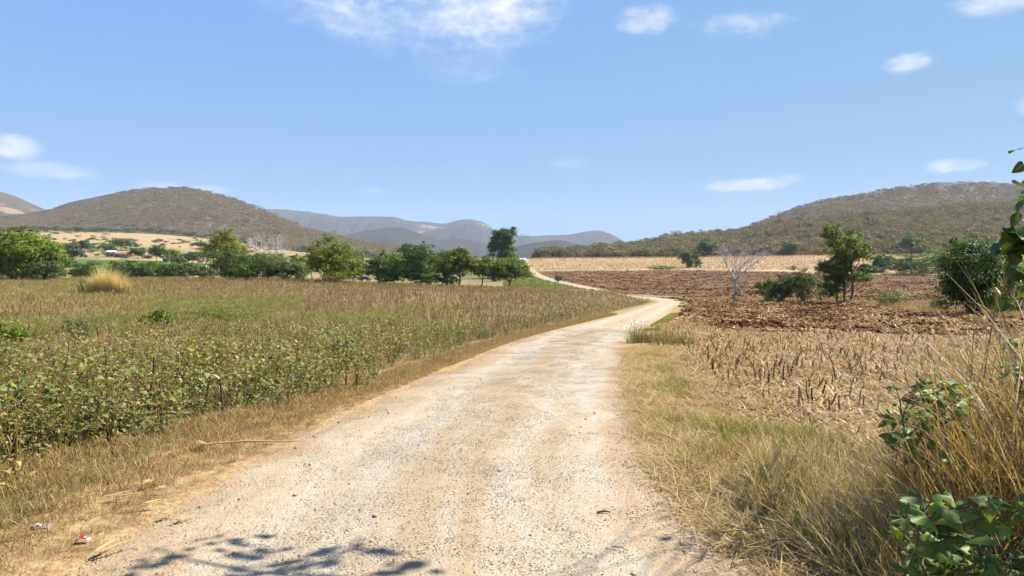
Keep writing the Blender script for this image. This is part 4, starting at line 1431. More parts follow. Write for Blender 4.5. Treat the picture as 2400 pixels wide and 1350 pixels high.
# tree line behind the left field, from the left edge to the track
tree('broad_tree', 'broad bright green tree at the left edge of the photo', 'tree', 40, 132, 8.8, 12.6, 'bush', 'tree_bright', .36, 11000, 301, k=17)
bush('dark green bush under the broad bright tree at the left edge', 105, 127, 3.4, 6.5, 'bush_leaf', .24, 2200, 302)
tree('small_tree', 'small flat-topped bright tree just behind the broad bright left-edge tree', 'tree', 118, 175, 6.6, 7, 'round', 'tree_bright', .32, 1500, 303)
tree('small_tree', 'small flat-topped green tree between the bright edge tree and the grey-green tree', 'tree', 138, 215, 7.5, 7, 'round', 'tree_green', .36, 1500, 304)
tree('grey_green_tree', 'grey-green upright tree standing beyond the green field, left', 'tree', 172, 330, 10.5, 8.5, 'round', 'tree_grey', .5, 2000, 305, th=1)
tree('yellow_green_tree', 'tall yellow-green round tree rising behind the dense green bushes', 'tree', 530, 178, 11.6, 8.2, 'round', 'tree_yellow', .32, 4200, 306, th=3.0, k=11)
BG = 'bushes along the back of the left field'
for i, (px, d, hp, wp, mat, lb) in enumerate([
        (215, 150, 34, 60, 'bush_leaf', 'low green bush just behind the golden grass clump'),
        (300, 142, 40, 86, 'bush_leaf', 'wide green bush right of the golden grass clump'),
        (360, 150, 38, 80, 'tree_green', 'second green bush right of the golden grass clump'),
        (430, 146, 38, 80, 'bush_leaf', 'low green bush left of the dense rounded bush mass'),
        (478, 150, 28, 50, 'tree_grey', 'small pale bush touching the dense rounded bush mass'),
        (540, 138, 70, 110, 'bush_leaf', 'dense rounded dark green bush below the yellow-green tree'),
        (615, 136, 60, 120, 'bush_leaf', 'dense green bush below the bare white tree'),
        (575, 134, 36, 70, 'tree_green', 'small bright bush in front of the dense bush mass'),
        (675, 138, 44, 90, 'tree_grey', 'low olive bush left of the bamboo clump'),
        (700, 150, 56, 40, 'tree_green', 'narrow green bush behind the olive bush by the bamboo clump')]):
    bush(lb, px, d, px_m(hp, d) * 1.05, px_m(wp, d) * 1.12, mat, .24, int(26 * wp + 900), 310 + i, BG)
tree('bamboo_clump', 'large bamboo clump with yellow-green top behind the brown field', 'bamboo', 775, 132, 6.9, 9.6, 'spray', 'tree_bamboo', .28, 6500, 325, k=12, trunk_name='canes', crown_name='foliage')
bush('pale dry scrub at the foot of the bamboo clump', 790, 127, 2.6, 4.6, 'tree_yellow', .2, 700, 326)
tree('vine_tree', 'vine-covered green tree right of the dark parked car', 'tree', 886, 137, 5.2, 6.6, 'round', 'tree_dark', .24, 3200, 327, th=.4, k=11)
tree('vine_tree', 'slim green tree squeezed between the vine-covered tree and the tall dark tree', 'tree', 925, 141, 5.8, 5.0, 'column', 'tree_green', .24, 2000, 328, th=.6)
tree('tall_dark_tree', 'tallest dark green tree in the row, two wisps on its crown', 'tree', 985, 136, 7.6, 8.6, 'column', 'tree_dark', .25, 6200, 329, th=.4, k=11,
     extra=[((.5, 0, 7.6), .35, .6), ((2.2, 0, 7.1), .3, .55), ((-1.6, 0, 2.0), 1.6, 1.5), ((1.8, 0, 2.2), 1.6, 1.5)])
tree('mango_tree', 'dark dense tree touching the tallest tree on its right', 'tree', 1040, 140, 6.6, 7.2, 'round', 'tree_dark', .25, 3000, 330, th=.4)
tree('mango_tree', 'mango tree with a clear dark trunk and knobbly raised top', 'tree', 1076, 137, 7.2, 7.0, 'round', 'mango_leaf', .26, 4000, 331, th=1.0, bark='bark_dark', extra=[((.6, 0, 6.5), .9, .6)])
tree('mango_tree', 'middle of the three mango trees with bare trunks', 'tree', 1130, 139, 5.7, 6.8, 'round', 'mango_leaf', .26, 2300, 332, th=.9, bark='bark_dark')
tree('mango_tree', 'yellowish mango tree nearest the track, last of the row', 'tree', 1194, 138, 5.6, 7.2, 'round', 'mango_leaf', .27, 4200, 333, th=.9, bark='bark_dark', k=11)
bush('low dark bush under the vine-covered tree', 905, 134, 2.4, 4.2, 'tree_dark', .2, 900, 336)
bush('low dark bush at the foot of the tallest dark tree', 1008, 133, 2.6, 4.6, 'tree_dark', .2, 1000, 337)
bush('low shaded bush left of the clear-trunked mango tree', 1050, 136, 2.6, 4.0, 'tree_dark', .2, 900, 338)
tree('tall_lone_tree', 'tall lone tree standing dark against the far mountains', 'tree', 1183, 292, 19.0, 10.5, 'column', 'tree_dark', .5, 6500, 334, th=2.5, k=13, extra=[((1.2, 0, 17.0), 3.6, 2.4), ((-.6, 0, 14.5), 4.0, 3.0)])
bush('rounded dark bush at the foot of the tall lone tree', 1158, 262, 9.2, 9.5, 'tree_dark', .4, 2600, 335)
# beyond the tree line, left: scattered trees round the village
FT = 'scattered trees round the village'
for i, (px, d, hp, wp, mat, lb) in enumerate([
        (75, 420, 26, 60, 'tree_grey', 'grey-green thicket at the hill foot above the broad left-edge tree'),
        (110, 470, 24, 40, 'tree_dark', 'dark round tree at the hill foot near the reddish bare field'),
        (285, 505, 26, 60, 'tree_grey', 'wide olive tree on the tan terraces above the white-roofed hut'),
        (250, 455, 22, 44, 'tree_green', 'green tree directly above the white-roofed hut'),
        (322, 400, 22, 34, 'tree_green', 'green tree beside the thatched shed'),
        (368, 360, 36, 36, 'tree_dark', 'dark upright tree right of the village sheds'),
        (405, 375, 26, 44, 'tree_yellow', 'pale yellow-green tree between two dark village trees'),
        (415, 345, 18, 40, 'tree_dark', 'low dark bush right of the dark upright village tree'),
        (450, 370, 24, 36, 'tree_dark', 'round dark tree by the small white shed'),
        (478, 410, 20, 34, 'tree_green', 'small green tree above the small white shed'),
        (470, 560, 14, 30, 'tree_green', 'lone tiny tree on the terrace left of the yellow-green tree'),
        (575, 240, 46, 40, 'tree_grey', 'grey-green tree between the yellow-green tree and the bare white tree'),
        (690, 250, 34, 40, 'tree_dark', 'dark tree right of the bare white tree'),
        (730, 260, 50, 30, 'tree_yellow', 'thin pale tree peeping over the left of the bamboo clump'),
        (198, 470, 24, 36, 'far_green', 'dark bush left of the tan terraces'),
        (845, 300, 22, 26, 'tree_grey', 'pale bush beyond the parked car')]):
    tree('village_tree', lb, 'tree', px, d, px_m(hp, d) * 1.15, px_m(wp, d) * 1.1, 'round', mat, px_m(3.0, d), 900, 340 + i, th=px_m(hp, d) * .12, group=FT, k=7)


# bare trees
def bare_tree(name, label, px, d, h, w_, seed, mat='bark_pale', th=.3, levels=5, vines=False, group=None):
    r = np.random.default_rng(seed)
    x, y, z = P(px, d)
    root = empty(name, (x, y, z))
    tag(root, label, 'tree', group)
    tk = MB()
    r0 = h * .019
    t_top = np.array([r.normal() * .03 * h, 0, h * th])
    tp = limb_path((0, 0, -.3), t_top, r, .06, 5)
    tk.tube(tp, np.linspace(r0 * 1.25, r0, len(tp)), 7)
    tk.build('trunk', MATS[mat], root, smooth=True)
    nb = 5
    for b_ in range(nb):
        mb = MB()

        def grow(p0, dr, ln, rad, lev):
            p1 = p0 + dr * ln
            pp = limb_path(p0, p1, r, .14, 3)
            mb.tube(pp, np.linspace(rad, rad * .62, len(pp)), 4 if lev < 2 else 3, cap=False)
            if lev >= levels:
                return
            kids = 2 if r.random() < .45 else 3
            for _ in range(kids):
                nd = dr + r.normal(size=3) * .52
                nd[2] = nd[2] * .75 + .16
                nd /= np.linalg.norm(nd)
                grow(pp[-1] if _ < 2 else pp[2], nd, ln * r.uniform(.62, .85), max(rad * .64, .02), lev + 1)
        a = b_ * TAU / nb + r.uniform(-.4, .4)
        el_ = r.uniform(.7, 1.25)
        dr = np.array([math.cos(a) * math.cos(el_) * w_ / h * 1.5, math.sin(a) * math.cos(el_) * w_ / h * 1.5, math.sin(el_)])
        dr /= np.linalg.norm(dr)
        grow(tp[-1 - (b_ % 2)], dr, h * .24, r0 * .75, 1)
        mb.build('branch', MATS[mat], root)
    return root


bare_tree('bare_tree', 'bare white-branched tree rising behind the dense green bushes', 622, 165, 9.6, 8, 401, th=.42, levels=6)
bt = bare_tree('bare_tree', 'leafless grey tree standing alone at the edge of the ploughed field', 1722, 131, 10.0, 6.0, 404, th=.36, levels=6)
C, Nn = crown_cloud([((.5, 0, 1.2), .7, 1.0), ((-.1, 0, .7), .5, .6)], 500, .16, rng)
V, q = leaf_quads(C, Nn, .17 * rng.uniform(.6, 1.3, len(C)), .6, rng)
mk('vine', V, q, MATS['bush_leaf'], parent=bt)
bare_tree('bare_bush', 'small bare grey bush right of the bare white-branched tree', 655, 160, 5.2, 6, 403, th=.12, levels=4)

# row of bushes and trees between the ploughed fields, right
RB = 'bushes in the row between the ploughed fields'
bush('low bright green bush right of the leafless grey tree', 1800, 116, px_m(52, 116), px_m(52, 116), 'tree_green', .17, 2300, 410, RB)
bush('mid green bush between the low bright bush and the taller bush', 1832, 112, px_m(66, 112), px_m(70, 112), 'bush_leaf', .17, 3000, 411, RB)
bush('taller dark bush left of the tall two-tier tree', 1882, 110, px_m(82, 110), px_m(76, 110), 'bush_leaf', .17, 2300, 412, RB)
tree('two_tier_tree', 'tall slender tree with yellow-green top and dark waist in the field row', 'tree', 1985, 101, 9.8, 7.4, 'two_tier', 'tree_bright', .2, 7000, 413, th=.6, stems=2)
tree('waist_bush', 'dark leafy bush grown against the stem of the yellow-topped tree', 'bush', 1962, 102, 6.6, 4.0, 'column', 'tree_dark', .18, 3000, 414, th=.3, trunk_name='stems', crown_name='foliage')
bush('straggly low green shrub right of the yellow-topped tree', 2080, 82, px_m(44, 82), px_m(90, 82), 'weed_green', .13, 800, 415, RB)
bush('small pale shrub between the straggly shrub and the big dark bush', 2205, 62, 1.5, 1.6, 'weed_green', .1, 500, 416, RB)
bush('big dark green bush at the right end of the field row', 2278, 53, 5.35, 5.1, 'tree_dark', .125, 11000, 417, k=13)
bush('paler bush half behind the big dark bush', 2375, 60, 4.4, 4.6, 'tree_green', .14, 3200, 418)
# beyond the far ploughed slope, right
UB = 'bushes above the far ploughed slope'
for i, (px, d, hp, wp, mat, lb) in enumerate([
        (2065, 320, 40, 44, 'tree_dark', 'dark round bush right of the yellow-topped tree crown'),
        (2112, 305, 34, 60, 'bush_leaf', 'green bush at the left end of the thicket above the ploughed slope'),
        (2155, 300, 42, 84, 'bush_leaf', 'wide green bush in the middle of the thicket above the ploughed slope'),
        (2200, 308, 54, 60, 'tree_green', 'taller green bush right of the wide thicket bush'),
        (2262, 330, 70, 52, 'tree_grey', 'pale grey-green round shrub above the big dark bush'),
        (2300, 315, 66, 90, 'bush_leaf', 'green bushes showing just over the big dark bush'),
        (2350, 320, 44, 60, 'tree_green', 'green bush right of the pale grey-green shrub'),
        (2035, 310, 22, 40, 'tree_dark', 'low dark scrub at the edge of the far ploughed slope')]):
    bush(lb, px, d, px_m(hp, d) * 1.1, px_m(wp, d) * 1.15, mat, px_m(2.8, d), 1500, 430 + i, UB, k=8)
bush('dark round bush standing alone in the pale far stubble', 1612, 372, px_m(38, 372), px_m(36, 372), 'tree_dark', .5, 1300, 440)
bush('paler half of the lone bush in the far stubble, leaning right', 1630, 374, px_m(38, 374), px_m(26, 374), 'tree_grey', .5, 700, 441)
tree('evergreen_tree', 'dark green tree at the wood edge above the leafless grey tree', 'tree', 1655, 486, px_m(44, 486), px_m(48, 486), 'round', 'tree_dark', .7, 1500, 442, th=1)
tree('evergreen_tree', 'small green tree at the wood edge left of the yellow-topped tree', 'tree', 1850, 478, px_m(34, 478), px_m(46, 478), 'round', 'tree_green', .7, 1200, 443, th=1)
tree('evergreen_tree', 'green tree at the wood edge right of the yellow-topped tree', 'tree', 2135, 452, px_m(48, 452), px_m(46, 452), 'round', 'tree_green', .7, 1300, 444, th=1)
bush('low dark weeds on the border between far stubble and ploughed slope', 1550, 352, 2.2, 12, 'tree_green', .4, 500, 445)
bush('small dark sapling beside the far bend of the track', 1308, 262, 2.8, 3.0, 'tree_dark', .3, 260, 446)
# weeds on the near bend of the track
def grass_thing(label, px, d, h, w_, seed, mats, k=150):
    root = tag(empty('weed_clump', P(px, d)), label, 'weeds')
    for part in range(4):
        r = random.Random(seed + part)
        mb = MB()
        cx_, cy_ = (part - 1.5) * w_ * .25, r.uniform(-.2, .2) * w_
        for _ in range(k):
            a = r.uniform(0, TAU)
            q = w_ * .22 * math.sqrt(r.random())
            tip = blade(mb, (cx_ + q * math.cos(a), cy_ + q * math.sin(a), -.02), r.uniform(0, TAU), h * r.uniform(.4, 1.1), .009 * r.uniform(.6, 1.5), r.uniform(.03, .7), r.uniform(.1, 1.1), 4, r.randrange(len(mats)), r.uniform(-1, 1))
            if r.random() < .4:
                blade(mb, tip, r.uniform(0, TAU), .09, .02, r.uniform(.3, 1.4), .6, 2, r.randrange(len(mats)))
        mb.build('tuft', [MATS[m_] for m_ in mats], root)
    return root


grass_thing('dry brown and green weed clump at the inner edge of the track bend', 1520, 24.5, .75, 1.25, 4500, ['grass_brown', 'weed_mix', 'weed_green'])
grass_thing('yellowish weed clump right of the one on the track bend', 1580, 23.0, .50, 1.2, 4510, ['weed_mix', 'grass_dry', 'weed_green'])
bush('small dark leafy plant standing up in the left bean field', 372, 31, .75, 1.3, 'tree_green', .09, 420, 452)
bush('dark leafy plant at the left edge above the beans', 18, 21, .75, .8, 'tree_green', .08, 300, 453)
bush('tall grey-green weed above the beans near the left edge', 182, 24, .8, .9, 'tree_grey', .045, 420, 454)
bush('soft pale green weed patch in the brown field', 540, 36, .62, 3.6, 'weed_green', .05, 2000, 455)

# scrub between the village and the tree line: reads as one mass
k = 900
fx, fy, fpx = sample(k, -120, 960, 165, 760, 1.5)
q = fbm(fx * .02 + 5, fy * .03, 3) + rng.normal(size=k) * .05
ok = (q > .46) & ((fy < 520) | (fpx < 660)) & ~((fpx > 835) & (fpx < 885) & (fy < 420)) & ~((fy > 320) & (fy < 400) & (fpx < 520) & (rng.random(k) < .85))
sb = [forest_tree(500, 'bush_leaf', 4.2, 5.5, 420, .5, False), forest_tree(501, 'tree_grey', 3.6, 5, 420, .5, False), forest_tree(502, 'tree_dark', 4.4, 4.6, 420, .5, False),
      forest_tree(503, 'tree_yellow', 3.4, 5, 380, .5, False)]
for p_ in sb:
    p_.data.transform(__import__('mathutils').Matrix.Translation((0, 0, -1.0)))
scatter('far_scrub', sb, np.stack([fx, fy, T(fx, fy)], 1)[ok], upright(k, .05)[ok], rng.uniform(.5, 1.15, k)[ok], 'distant scrub and hedges between the tree line and the village')

# ------------------------------------------------------------------ golden grass clump in the left field
x, y, z = P(254, 74)
gc = tag(empty('grass_clump', (x, y, z)), 'big golden dry grass clump at the left side of the field', 'grass clump')
for part in range(5):
    mb = MB()
    r = random.Random(520 + part)
    cx_, hh = (-1.5, -.7, .1, .9, 1.7)[part], (2.0, 3.0, 3.4, 2.7, 1.8)[part]
    for _ in range(260):
        a, q = r.uniform(0, TAU), .65 * math.sqrt(r.random())
        blade(mb, (cx_ + q * math.cos(a), q * math.sin(a) * .8, -.05), r.uniform(0, TAU), hh * r.uniform(.5, 1.05), .035 * r.uniform(.6, 1.3), r.uniform(.02, .5), r.uniform(.1, 1.1), 5, 0, r.uniform(-1, 1))
    mb.build('tuft', MATS['straw_pale'], gc)
bush('low dark shrub tucked against the left of the golden grass clump', 205, 74.5, 1.5, 1.6, 'tree_dark', .12, 300, 526)

# ------------------------------------------------------------------ broad-leaved plants in the foreground
def lobed_leaf(seed, lobes=5, deep=.5):
    """palmate leaf, stalk end at the origin, blade along +Y, unit length"""
    r = random.Random(seed)
    ang, rad = [], []
    for i in range(lobes):
        c_ = (i - (lobes - 1) / 2) * (4.3 / lobes)
        ln = 1.0 - .16 * abs(i - (lobes - 1) / 2)
        for da, f in ((-.34, 1 - deep), (-.17, .80), (0, 1.0), (.17, .80)):
            ang.append(c_ + da * 4.0 / lobes * 1.2)
            rad.append(ln * f * r.uniform(.92, 1.06))
    ang.append((lobes - 1) / 2 * (4.3 / lobes) + .42)
    rad.append(.5)
    ang, rad = np.array(ang), np.array(rad) * .62
    n_ = len(ang)
    cen = np.array([0, .12])
    ring = np.stack([np.sin(ang), np.cos(ang)], 1)
    ph = r.uniform(0, TAU)
    V = [(0, .12, 0)]
    for f in (.5, 1.0):
        for i in range(n_):
            p2 = cen + ring[i] * rad[i] * f
            zc = .05 * f * math.cos(ang[i] * lobes / 4.3 * TAU) - .10 * f * f * (.4 + abs(math.sin(ang[i] * .7))) + .05 * math.sin(ang[i] * 2 + ph) * f * f
            V.append((p2[0], p2[1], zc))
    tri = [(0, 1 + i, 2 + i) for i in range(n_ - 1)]
    quad = [(1 + i, 1 + n_ + i, 2 + n_ + i, 2 + i) for i in range(n_ - 1)]
    o = mk('leaf', V, [np.array(tri), np.array(quad)], MATS['broad_leaf'], smooth=True, link=False)
    return o.data


LEAFM = [lobed_leaf(600 + i, 5 if i % 2 else 3, (.45, .52, .4, .5)[i % 4]) for i in range(5)]
mb = MB()
heart_leaf(mb, (0, 0, 0), (0, 1, 0), (0, 0, 1), 1.0, .4)
HEARTM = []
for i in range(3):
    r = random.Random(610 + i)
    V, Fq = [], []
    nu, nv = 7, 5
    for a in range(nu):
        t = a / (nu - 1)
        wd = .46 * math.sin(math.pi * min(1, (t * .93 + .05)) ** .72) ** .8 * (1 - .15 * t)
        for b_ in range(nv):
            u = (b_ / (nv - 1) - .5) * 2
            V.append((u * wd, t - .05 * abs(u) * (1 - t) , .10 * abs(u) * wd * 2 - .28 * t * t + r.uniform(-.012, .012)))
    for a in range(nu - 1):
        for b_ in range(nv - 1):
            Fq.append((a * nv + b_, a * nv + b_ + 1, (a + 1) * nv + b_ + 1, (a + 1) * nv + b_))
    HEARTM.append(mk('leaf', V, np.array(Fq), MATS['tree_leaf_near'], smooth=True, link=False).data)


def leaf_obj(me, parent, pos, direction, up, size):
    d_ = Vector(direction).normalized()
    n_ = Vector(up)
    n_ = (n_ - d_ * n_.dot(d_)).normalized()
    s_ = d_.cross(n_)
    from mathutils import Matrix
    M = Matrix((s_, d_, n_)).transposed().to_4x4()
    o = bpy.data.objects.new('leaf', me)
    COL.objects.link(o)
    o.parent = parent
    o.matrix_local = Matrix.Translation(Vector(pos)) @ M @ Matrix.Diagonal((size, size, size, 1))
    return o


def leafy_plant(label, base, spots, size, seed, stems=5, meshes=LEAFM, stemmat='bean_stem', cat='plant'):
    """spots: leaf positions relative to the base"""
    r = random.Random(seed)
    nr_ = np.random.default_rng(seed)
    root = tag(empty('leafy_plant', base), label, cat)
    mb = MB()
    main = []
    for s_ in range(stems):
        q = spots[r.randrange(len(spots))]
        top = np.array(q) * np.array([.8, .8, .92])
        pth = limb_path((r.uniform(-.04, .04), r.uniform(-.04, .04), -.05), top, nr_, .1, 4)
        mb.tube(pth, np.linspace(.008, .004, 5), 5)
        main.append(pth)
    for q in spots:
        q = np.array(q)
        cand = [p_[j] for p_ in main for j in (2, 3, 4)]
        st_ = min(cand, key=lambda c_: np.linalg.norm(c_ - q))
        mb.tube(limb_path(st_, q, nr_, .1, 2), [.0035, .003, .0025], 4)
        an = r.uniform(0, TAU)
        el_ = r.uniform(-.9, .1)
        dr = (math.cos(an) * math.cos(el_) + q[0] * .8, math.sin(an) * math.cos(el_) - .35, math.sin(el_))
        leaf_obj(r.choice(meshes), root, q, dr, (r.uniform(-.5, .6), r.uniform(-.9, .3), 1), size * r.uniform(.6, 1.2))
    mb.build('stem', MATS[stemmat], root, smooth=True)
    return root


def spots_px(px0, px1, py0, py1, d0, d1, n_, seed, base, bias=None):
    r = random.Random(seed)
    out = []
    while len(out) < n_:
        px, py, d = r.uniform(px0, px1), r.uniform(py0, py1), r.uniform(d0, d1)
        if bias and not bias(px, py):
            continue
        out.append(((px - 1200) / F * d - base[0], d - base[1], EYE - (py - HORIZON) / F * d - base[2]))
    return out


b1 = P(2240, 3.05)
leafy_plant('lobed-leaf green plant filling the bottom right corner', b1, spots_px(2090, 2430, 1140, 1400, 2.75, 3.6, 130, 620, b1, lambda a, b: b > 1150 + abs(a - 2260) * .2), .13, 621, 7)
b2 = P(2170, 4.3)
leafy_plant('dark lobed-leaf plant standing in dry grass above the corner plant', b2, spots_px(2090, 2260, 885, 1075, 4.05, 4.8, 62, 622, b2), .135, 623, 4)
b3 = P(2400, 4.6)
leafy_plant('lobed-leaf plant cut by the right edge among tall dry grass', b3, spots_px(2345, 2470, 790, 920, 4.3, 4.9, 22, 624, b3), .12, 625, 3)
b4 = P(590, 10.6)
leafy_plant('low pale-leaved plant sprawling on the verge before the bean rows', b4, [(random.uniform(-.32, .22), random.uniform(-.15, .2), random.uniform(.03, .17)) for _ in range(26)], .10, 627, 4)
b5 = P(1955, 4.75)
leafy_plant('small single-stemmed seedling in the shaded verge grass', b5, [(0, 0, .17), (.04, -.02, .13), (-.03, .01, .10)], .10, 628, 1)

# ------------------------------------------------------------------ the roadside tree whose leaves hang in at the right edge and shade the track
tb = (6.0, 3.4, float(T(6.0, 3.4)))
rt = tag(empty('roadside_tree', tb), 'roadside tree with leaves hanging in at the right edge', 'tree')
nr_ = np.random.default_rng(700)
rel = lambda p_: np.array(p_) - np.array(tb)
mb = MB()
mb.tube(limb_path((0, 0, -.3), rel((5.6, 3.6, 4.4)), nr_, .05, 6), np.linspace(.16, .09, 7), 9)
mb.build('trunk', MATS['bark'], rt, smooth=True)
SD = np.array(SUN_DIR)
sh = [(545, 1262, .20), (600, 1300, .17), (430, 1308, .15), (655, 1322, .18), (735, 1318, .20), (800, 1290, .17), (850, 1310, .17), (330, 1336, .18), (700, 1336, .16), (960, 1345, .14), (560, 1345, .14),
      (905, 1352, .16)]
clus = []
for (px, py, rad) in sh:
    d = 2794 / (py - 690)
    g_ = np.array([(px - 1200) / F * d, d, 0.0])
    g_[2] = float(T(g_[0], g_[1]))
    clus.append((g_ + SD * nr_.uniform(6.6, 7.6), rad))
for _ in range(17):
    px, py = nr_.uniform(1720, 2500), nr_.uniform(1060, 1380)
    d = 2794 / (py - 690)
    g_ = np.array([(px - 1200) / F * d, d, 0.0])
    g_[2] = float(T(g_[0], g_[1]))
    clus.append((g_ + SD * nr_.uniform(6.4, 7.6), .34))
br = limb_path(rel((5.6, 3.6, 4.2)), rel((3.4, 6.0, 5.9)), nr_, .08, 5)
br2 = limb_path(br[-1], rel((1.9, 6.5, 5.7)), nr_, .08, 4)
mb = MB()
mb.tube(br, np.linspace(.08, .035, 6), 7)
mb.tube(br2, np.linspace(.035, .012, 5), 6)
pts_b = np.concatenate([br, br2])
C, Nn = [], []
for c_, rad in clus:
    q = rel(c_)
    near = pts_b[np.argmin(np.linalg.norm(pts_b - q, axis=1))]
    mb.tube(limb_path(near, q, nr_, .08, 3), np.linspace(.009, .004, 4), 4)
    k = 7 if rad < .3 else 20
    C.append(q + nr_.normal(size=(k, 3)) * rad * np.array([.55, .45, .3]))
    Nn.append(nr_.normal(size=(k, 3)) * .5 + np.array([0, 0, 1]))
mb.build('branch', MATS['bark'], rt, smooth=True)
for k_ in range(9):          # the rest of the crown, right of and above the picture
    a = nr_.uniform(0, TAU)
    q = rel((6.4 + 1.5 * math.cos(a), 3.2 + 1.3 * math.sin(a), nr_.uniform(4.4, 6.2)))
    kk = 150
    C.append(q + nr_.normal(size=(kk, 3)) * .5)
    Nn.append(nr_.normal(size=(kk, 3)) * .6 + np.array([0, 0, 1]))
C, Nn = np.concatenate(C), np.concatenate(Nn)
V, q = leaf_quads(C, Nn, .14 * nr_.uniform(.7, 1.2, len(C)), .75, nr_, .08)
mk('crown', V, q, MATS['tree_leaf_near'], parent=rt)
tw = limb_path(rel((5.6, 3.6, 3.6)), rel((3.95, 5.0, 2.7)), nr_, .06, 4)
mb = MB()
mb.tube(tw, np.linspace(.03, .012, 5), 6)
for (px0, py0, px1, py1, d) in ((2470, 250, 2404, 430, 5.0), (2480, 420, 2392, 690, 5.05), (2440, 300, 2398, 350, 4.95)):
    a_ = np.array([(px0 - 1200) / F * d, d, EYE - (py0 - HORIZON) / F * d])
    b_ = np.array([(px1 - 1200) / F * d, d, EYE - (py1 - HORIZON) / F * d])
    lp = limb_path(tw[-1], rel(a_), nr_, .06, 2)
    mb.tube(lp, [.011, .009, .008], 5)
    mb.tube(limb_path(rel(a_), rel(b_), nr_, .06, 5), np.linspace(.008, .003, 6), 5)
mb.build('twig', MATS['bark'], rt, smooth=True)
r = random.Random(701)
for (px, py, s_) in [(2385, 352, .11), (2396, 385, .10), (2372, 430, .13), (2395, 425, .12), (2410, 440, .12), (2366, 512, .12), (2388, 498, .12), (2360, 535, .12), (2380, 545, .13), (2398, 530, .13), (2372, 560, .12),
                     (2392, 575, .14), (2368, 592, .13), (2384, 610, .14), (2400, 600, .14), (2372, 628, .13), (2393, 640, .14), (2408, 655, .14), (2402, 560, .13), (2412, 500, .13), (2415, 620, .14), (2400, 470, .11),
                     (2420, 380, .12), (2425, 550, .13)] + [(r.gauss(2388, 17), r.gauss(575, 62), r.uniform(.11, .15)) for _ in range(34)]:
    d = r.uniform(4.85, 5.2)
    q = rel(((px - 1200) / F * d, d, EYE - (py - HORIZON) / F * d))
    an = r.uniform(0, TAU)
    leaf_obj(r.choice(HEARTM), rt, q, (math.cos(an) - .2, math.sin(an) * .8 - .1, r.uniform(-1.1, .3)), (r.uniform(-1, .8), r.uniform(-1.0, .6), r.uniform(.2, 1.2)), s_ * r.uniform(.6, .95))


# ------------------------------------------------------------------ countable dry stalks, stones and litter
def copy_tree(o, parent=None):
    c_ = o.copy()
    COL.objects.link(c_)
    c_.parent = parent
    for ch in list(o.children):
        copy_tree(ch, c_)
    return c_


def maize_stalk(seed, h, name='maize_stalk', dark=True):
    r = random.Random(seed)
    root = empty(name, (0, 0, 0))
    mb = MB()
    nn = 5
    pts = [(r.uniform(-.002, .002) * i, r.uniform(-.002, .002) * i, h * i / nn - .04) for i in range(nn + 1)]
    rad = [.016 - .001 * i for i in range(nn + 1)]
    mb.tube(pts, rad, 6)
    for i in range(1, nn):
        mb.tube([(pts[i][0], pts[i][1], pts[i][2] - .008), (pts[i][0], pts[i][1], pts[i][2] + .008)], rad[i] * 1.25, 6)
    mb.build('stem', MATS['stalk_dark' if dark else 'stalk_pale'], root)
    for _ in range(r.randrange(2, 5)):
        lb_ = MB()
        t = r.randrange(1, nn + 1)
        blade(lb_, pts[t], r.uniform(0, TAU), r.uniform(.14, .28), r.uniform(.025, .05), r.uniform(.2, 1.0), r.uniform(1.0, 2.4), 6, 0, r.uniform(-1.5, 1.5))
        lb_.build('leaf', MATS['husk'], root)
    return root


r = random.Random(800)
pos_r = [(1835, 905, .34, 0), (1812, 900, .36, .1), (1878, 872, .30, -.1), (1898, 948, .20, .2), (1908, 955, .30, -.05), (1926, 958, .24, .3), (1945, 962, .28, -.6), (1992, 938, .30, .1), (1800, 872, .22, .1),
         (1660, 852, .40, 0), (1750, 830, .24, .2), (1700, 806, .22, 0), (1922, 870, .22, -.2), (1960, 905, .22, .5), (1720, 905, .20, .2), (2030, 880, .26, .1)]
for i in range(58):
    px, py = r.uniform(1560, 2300), r.uniform(795, 985)
    if px < 1560 + (py - 795) * 1.2:
        px += 230
    pos_r.append((px, py, r.uniform(.14, .34), r.gauss(0, .22)))
kinds = [maize_stalk(810 + i, 1.0 if i < 4 else .8, dark=i % 3 != 2) for i in range(6)]
for i, (px, py, h, ln) in enumerate(pos_r):
    d = 2794 / (py - 690)
    o = kinds[i] if i < 6 else copy_tree(kinds[r.randrange(6)])
    o.location = P(px, d)
    o.scale = (1.0, 1.0, h / .9) if h > .25 else (.8, .8, h / .9)
    o.rotation_euler = (r.gauss(0, .12), ln, r.uniform(0, TAU))
    tag(o, 'cut dry maize stalk standing in the pale stubble beside the track', 'stalk', 'cut maize stalks in the stubble')
pos_l = [(912, 852, .55, 0), (522, 968, .42, .05), (476, 968, .40, .15), (1068, 822, .50, .1), (238, 850, .75, 0), (345, 975, .7, -.1), (505, 880, .5, .1), (700, 880, .6, -.1), (810, 900, .5, .15), (620, 900, .55, .1),
         (250, 930, .7, .2), (420, 940, .65, 0), (60, 860, .7, .1), (300, 870, .6, -.2), (985, 835, .5, 0), (560, 850, .5, 0), (150, 900, .7, .1)]
kinds = [maize_stalk(830 + i, .9, 'dry_stalk', dark=i != 3) for i in range(4)]
for i, (px, py, h, ln) in enumerate(pos_l):
    d = 2794 / (py - 690)
    o = kinds[i] if i < 4 else copy_tree(kinds[r.randrange(4)])
    o.location = P(px, d)
    o.scale = (1.1, 1.1, h / .78)
    o.rotation_euler = (r.gauss(0, .06), ln, r.uniform(0, TAU))
    tag(o, 'dry brown stalk sticking up out of the green bean plants', 'stalk', 'dry stalks among the bean plants')

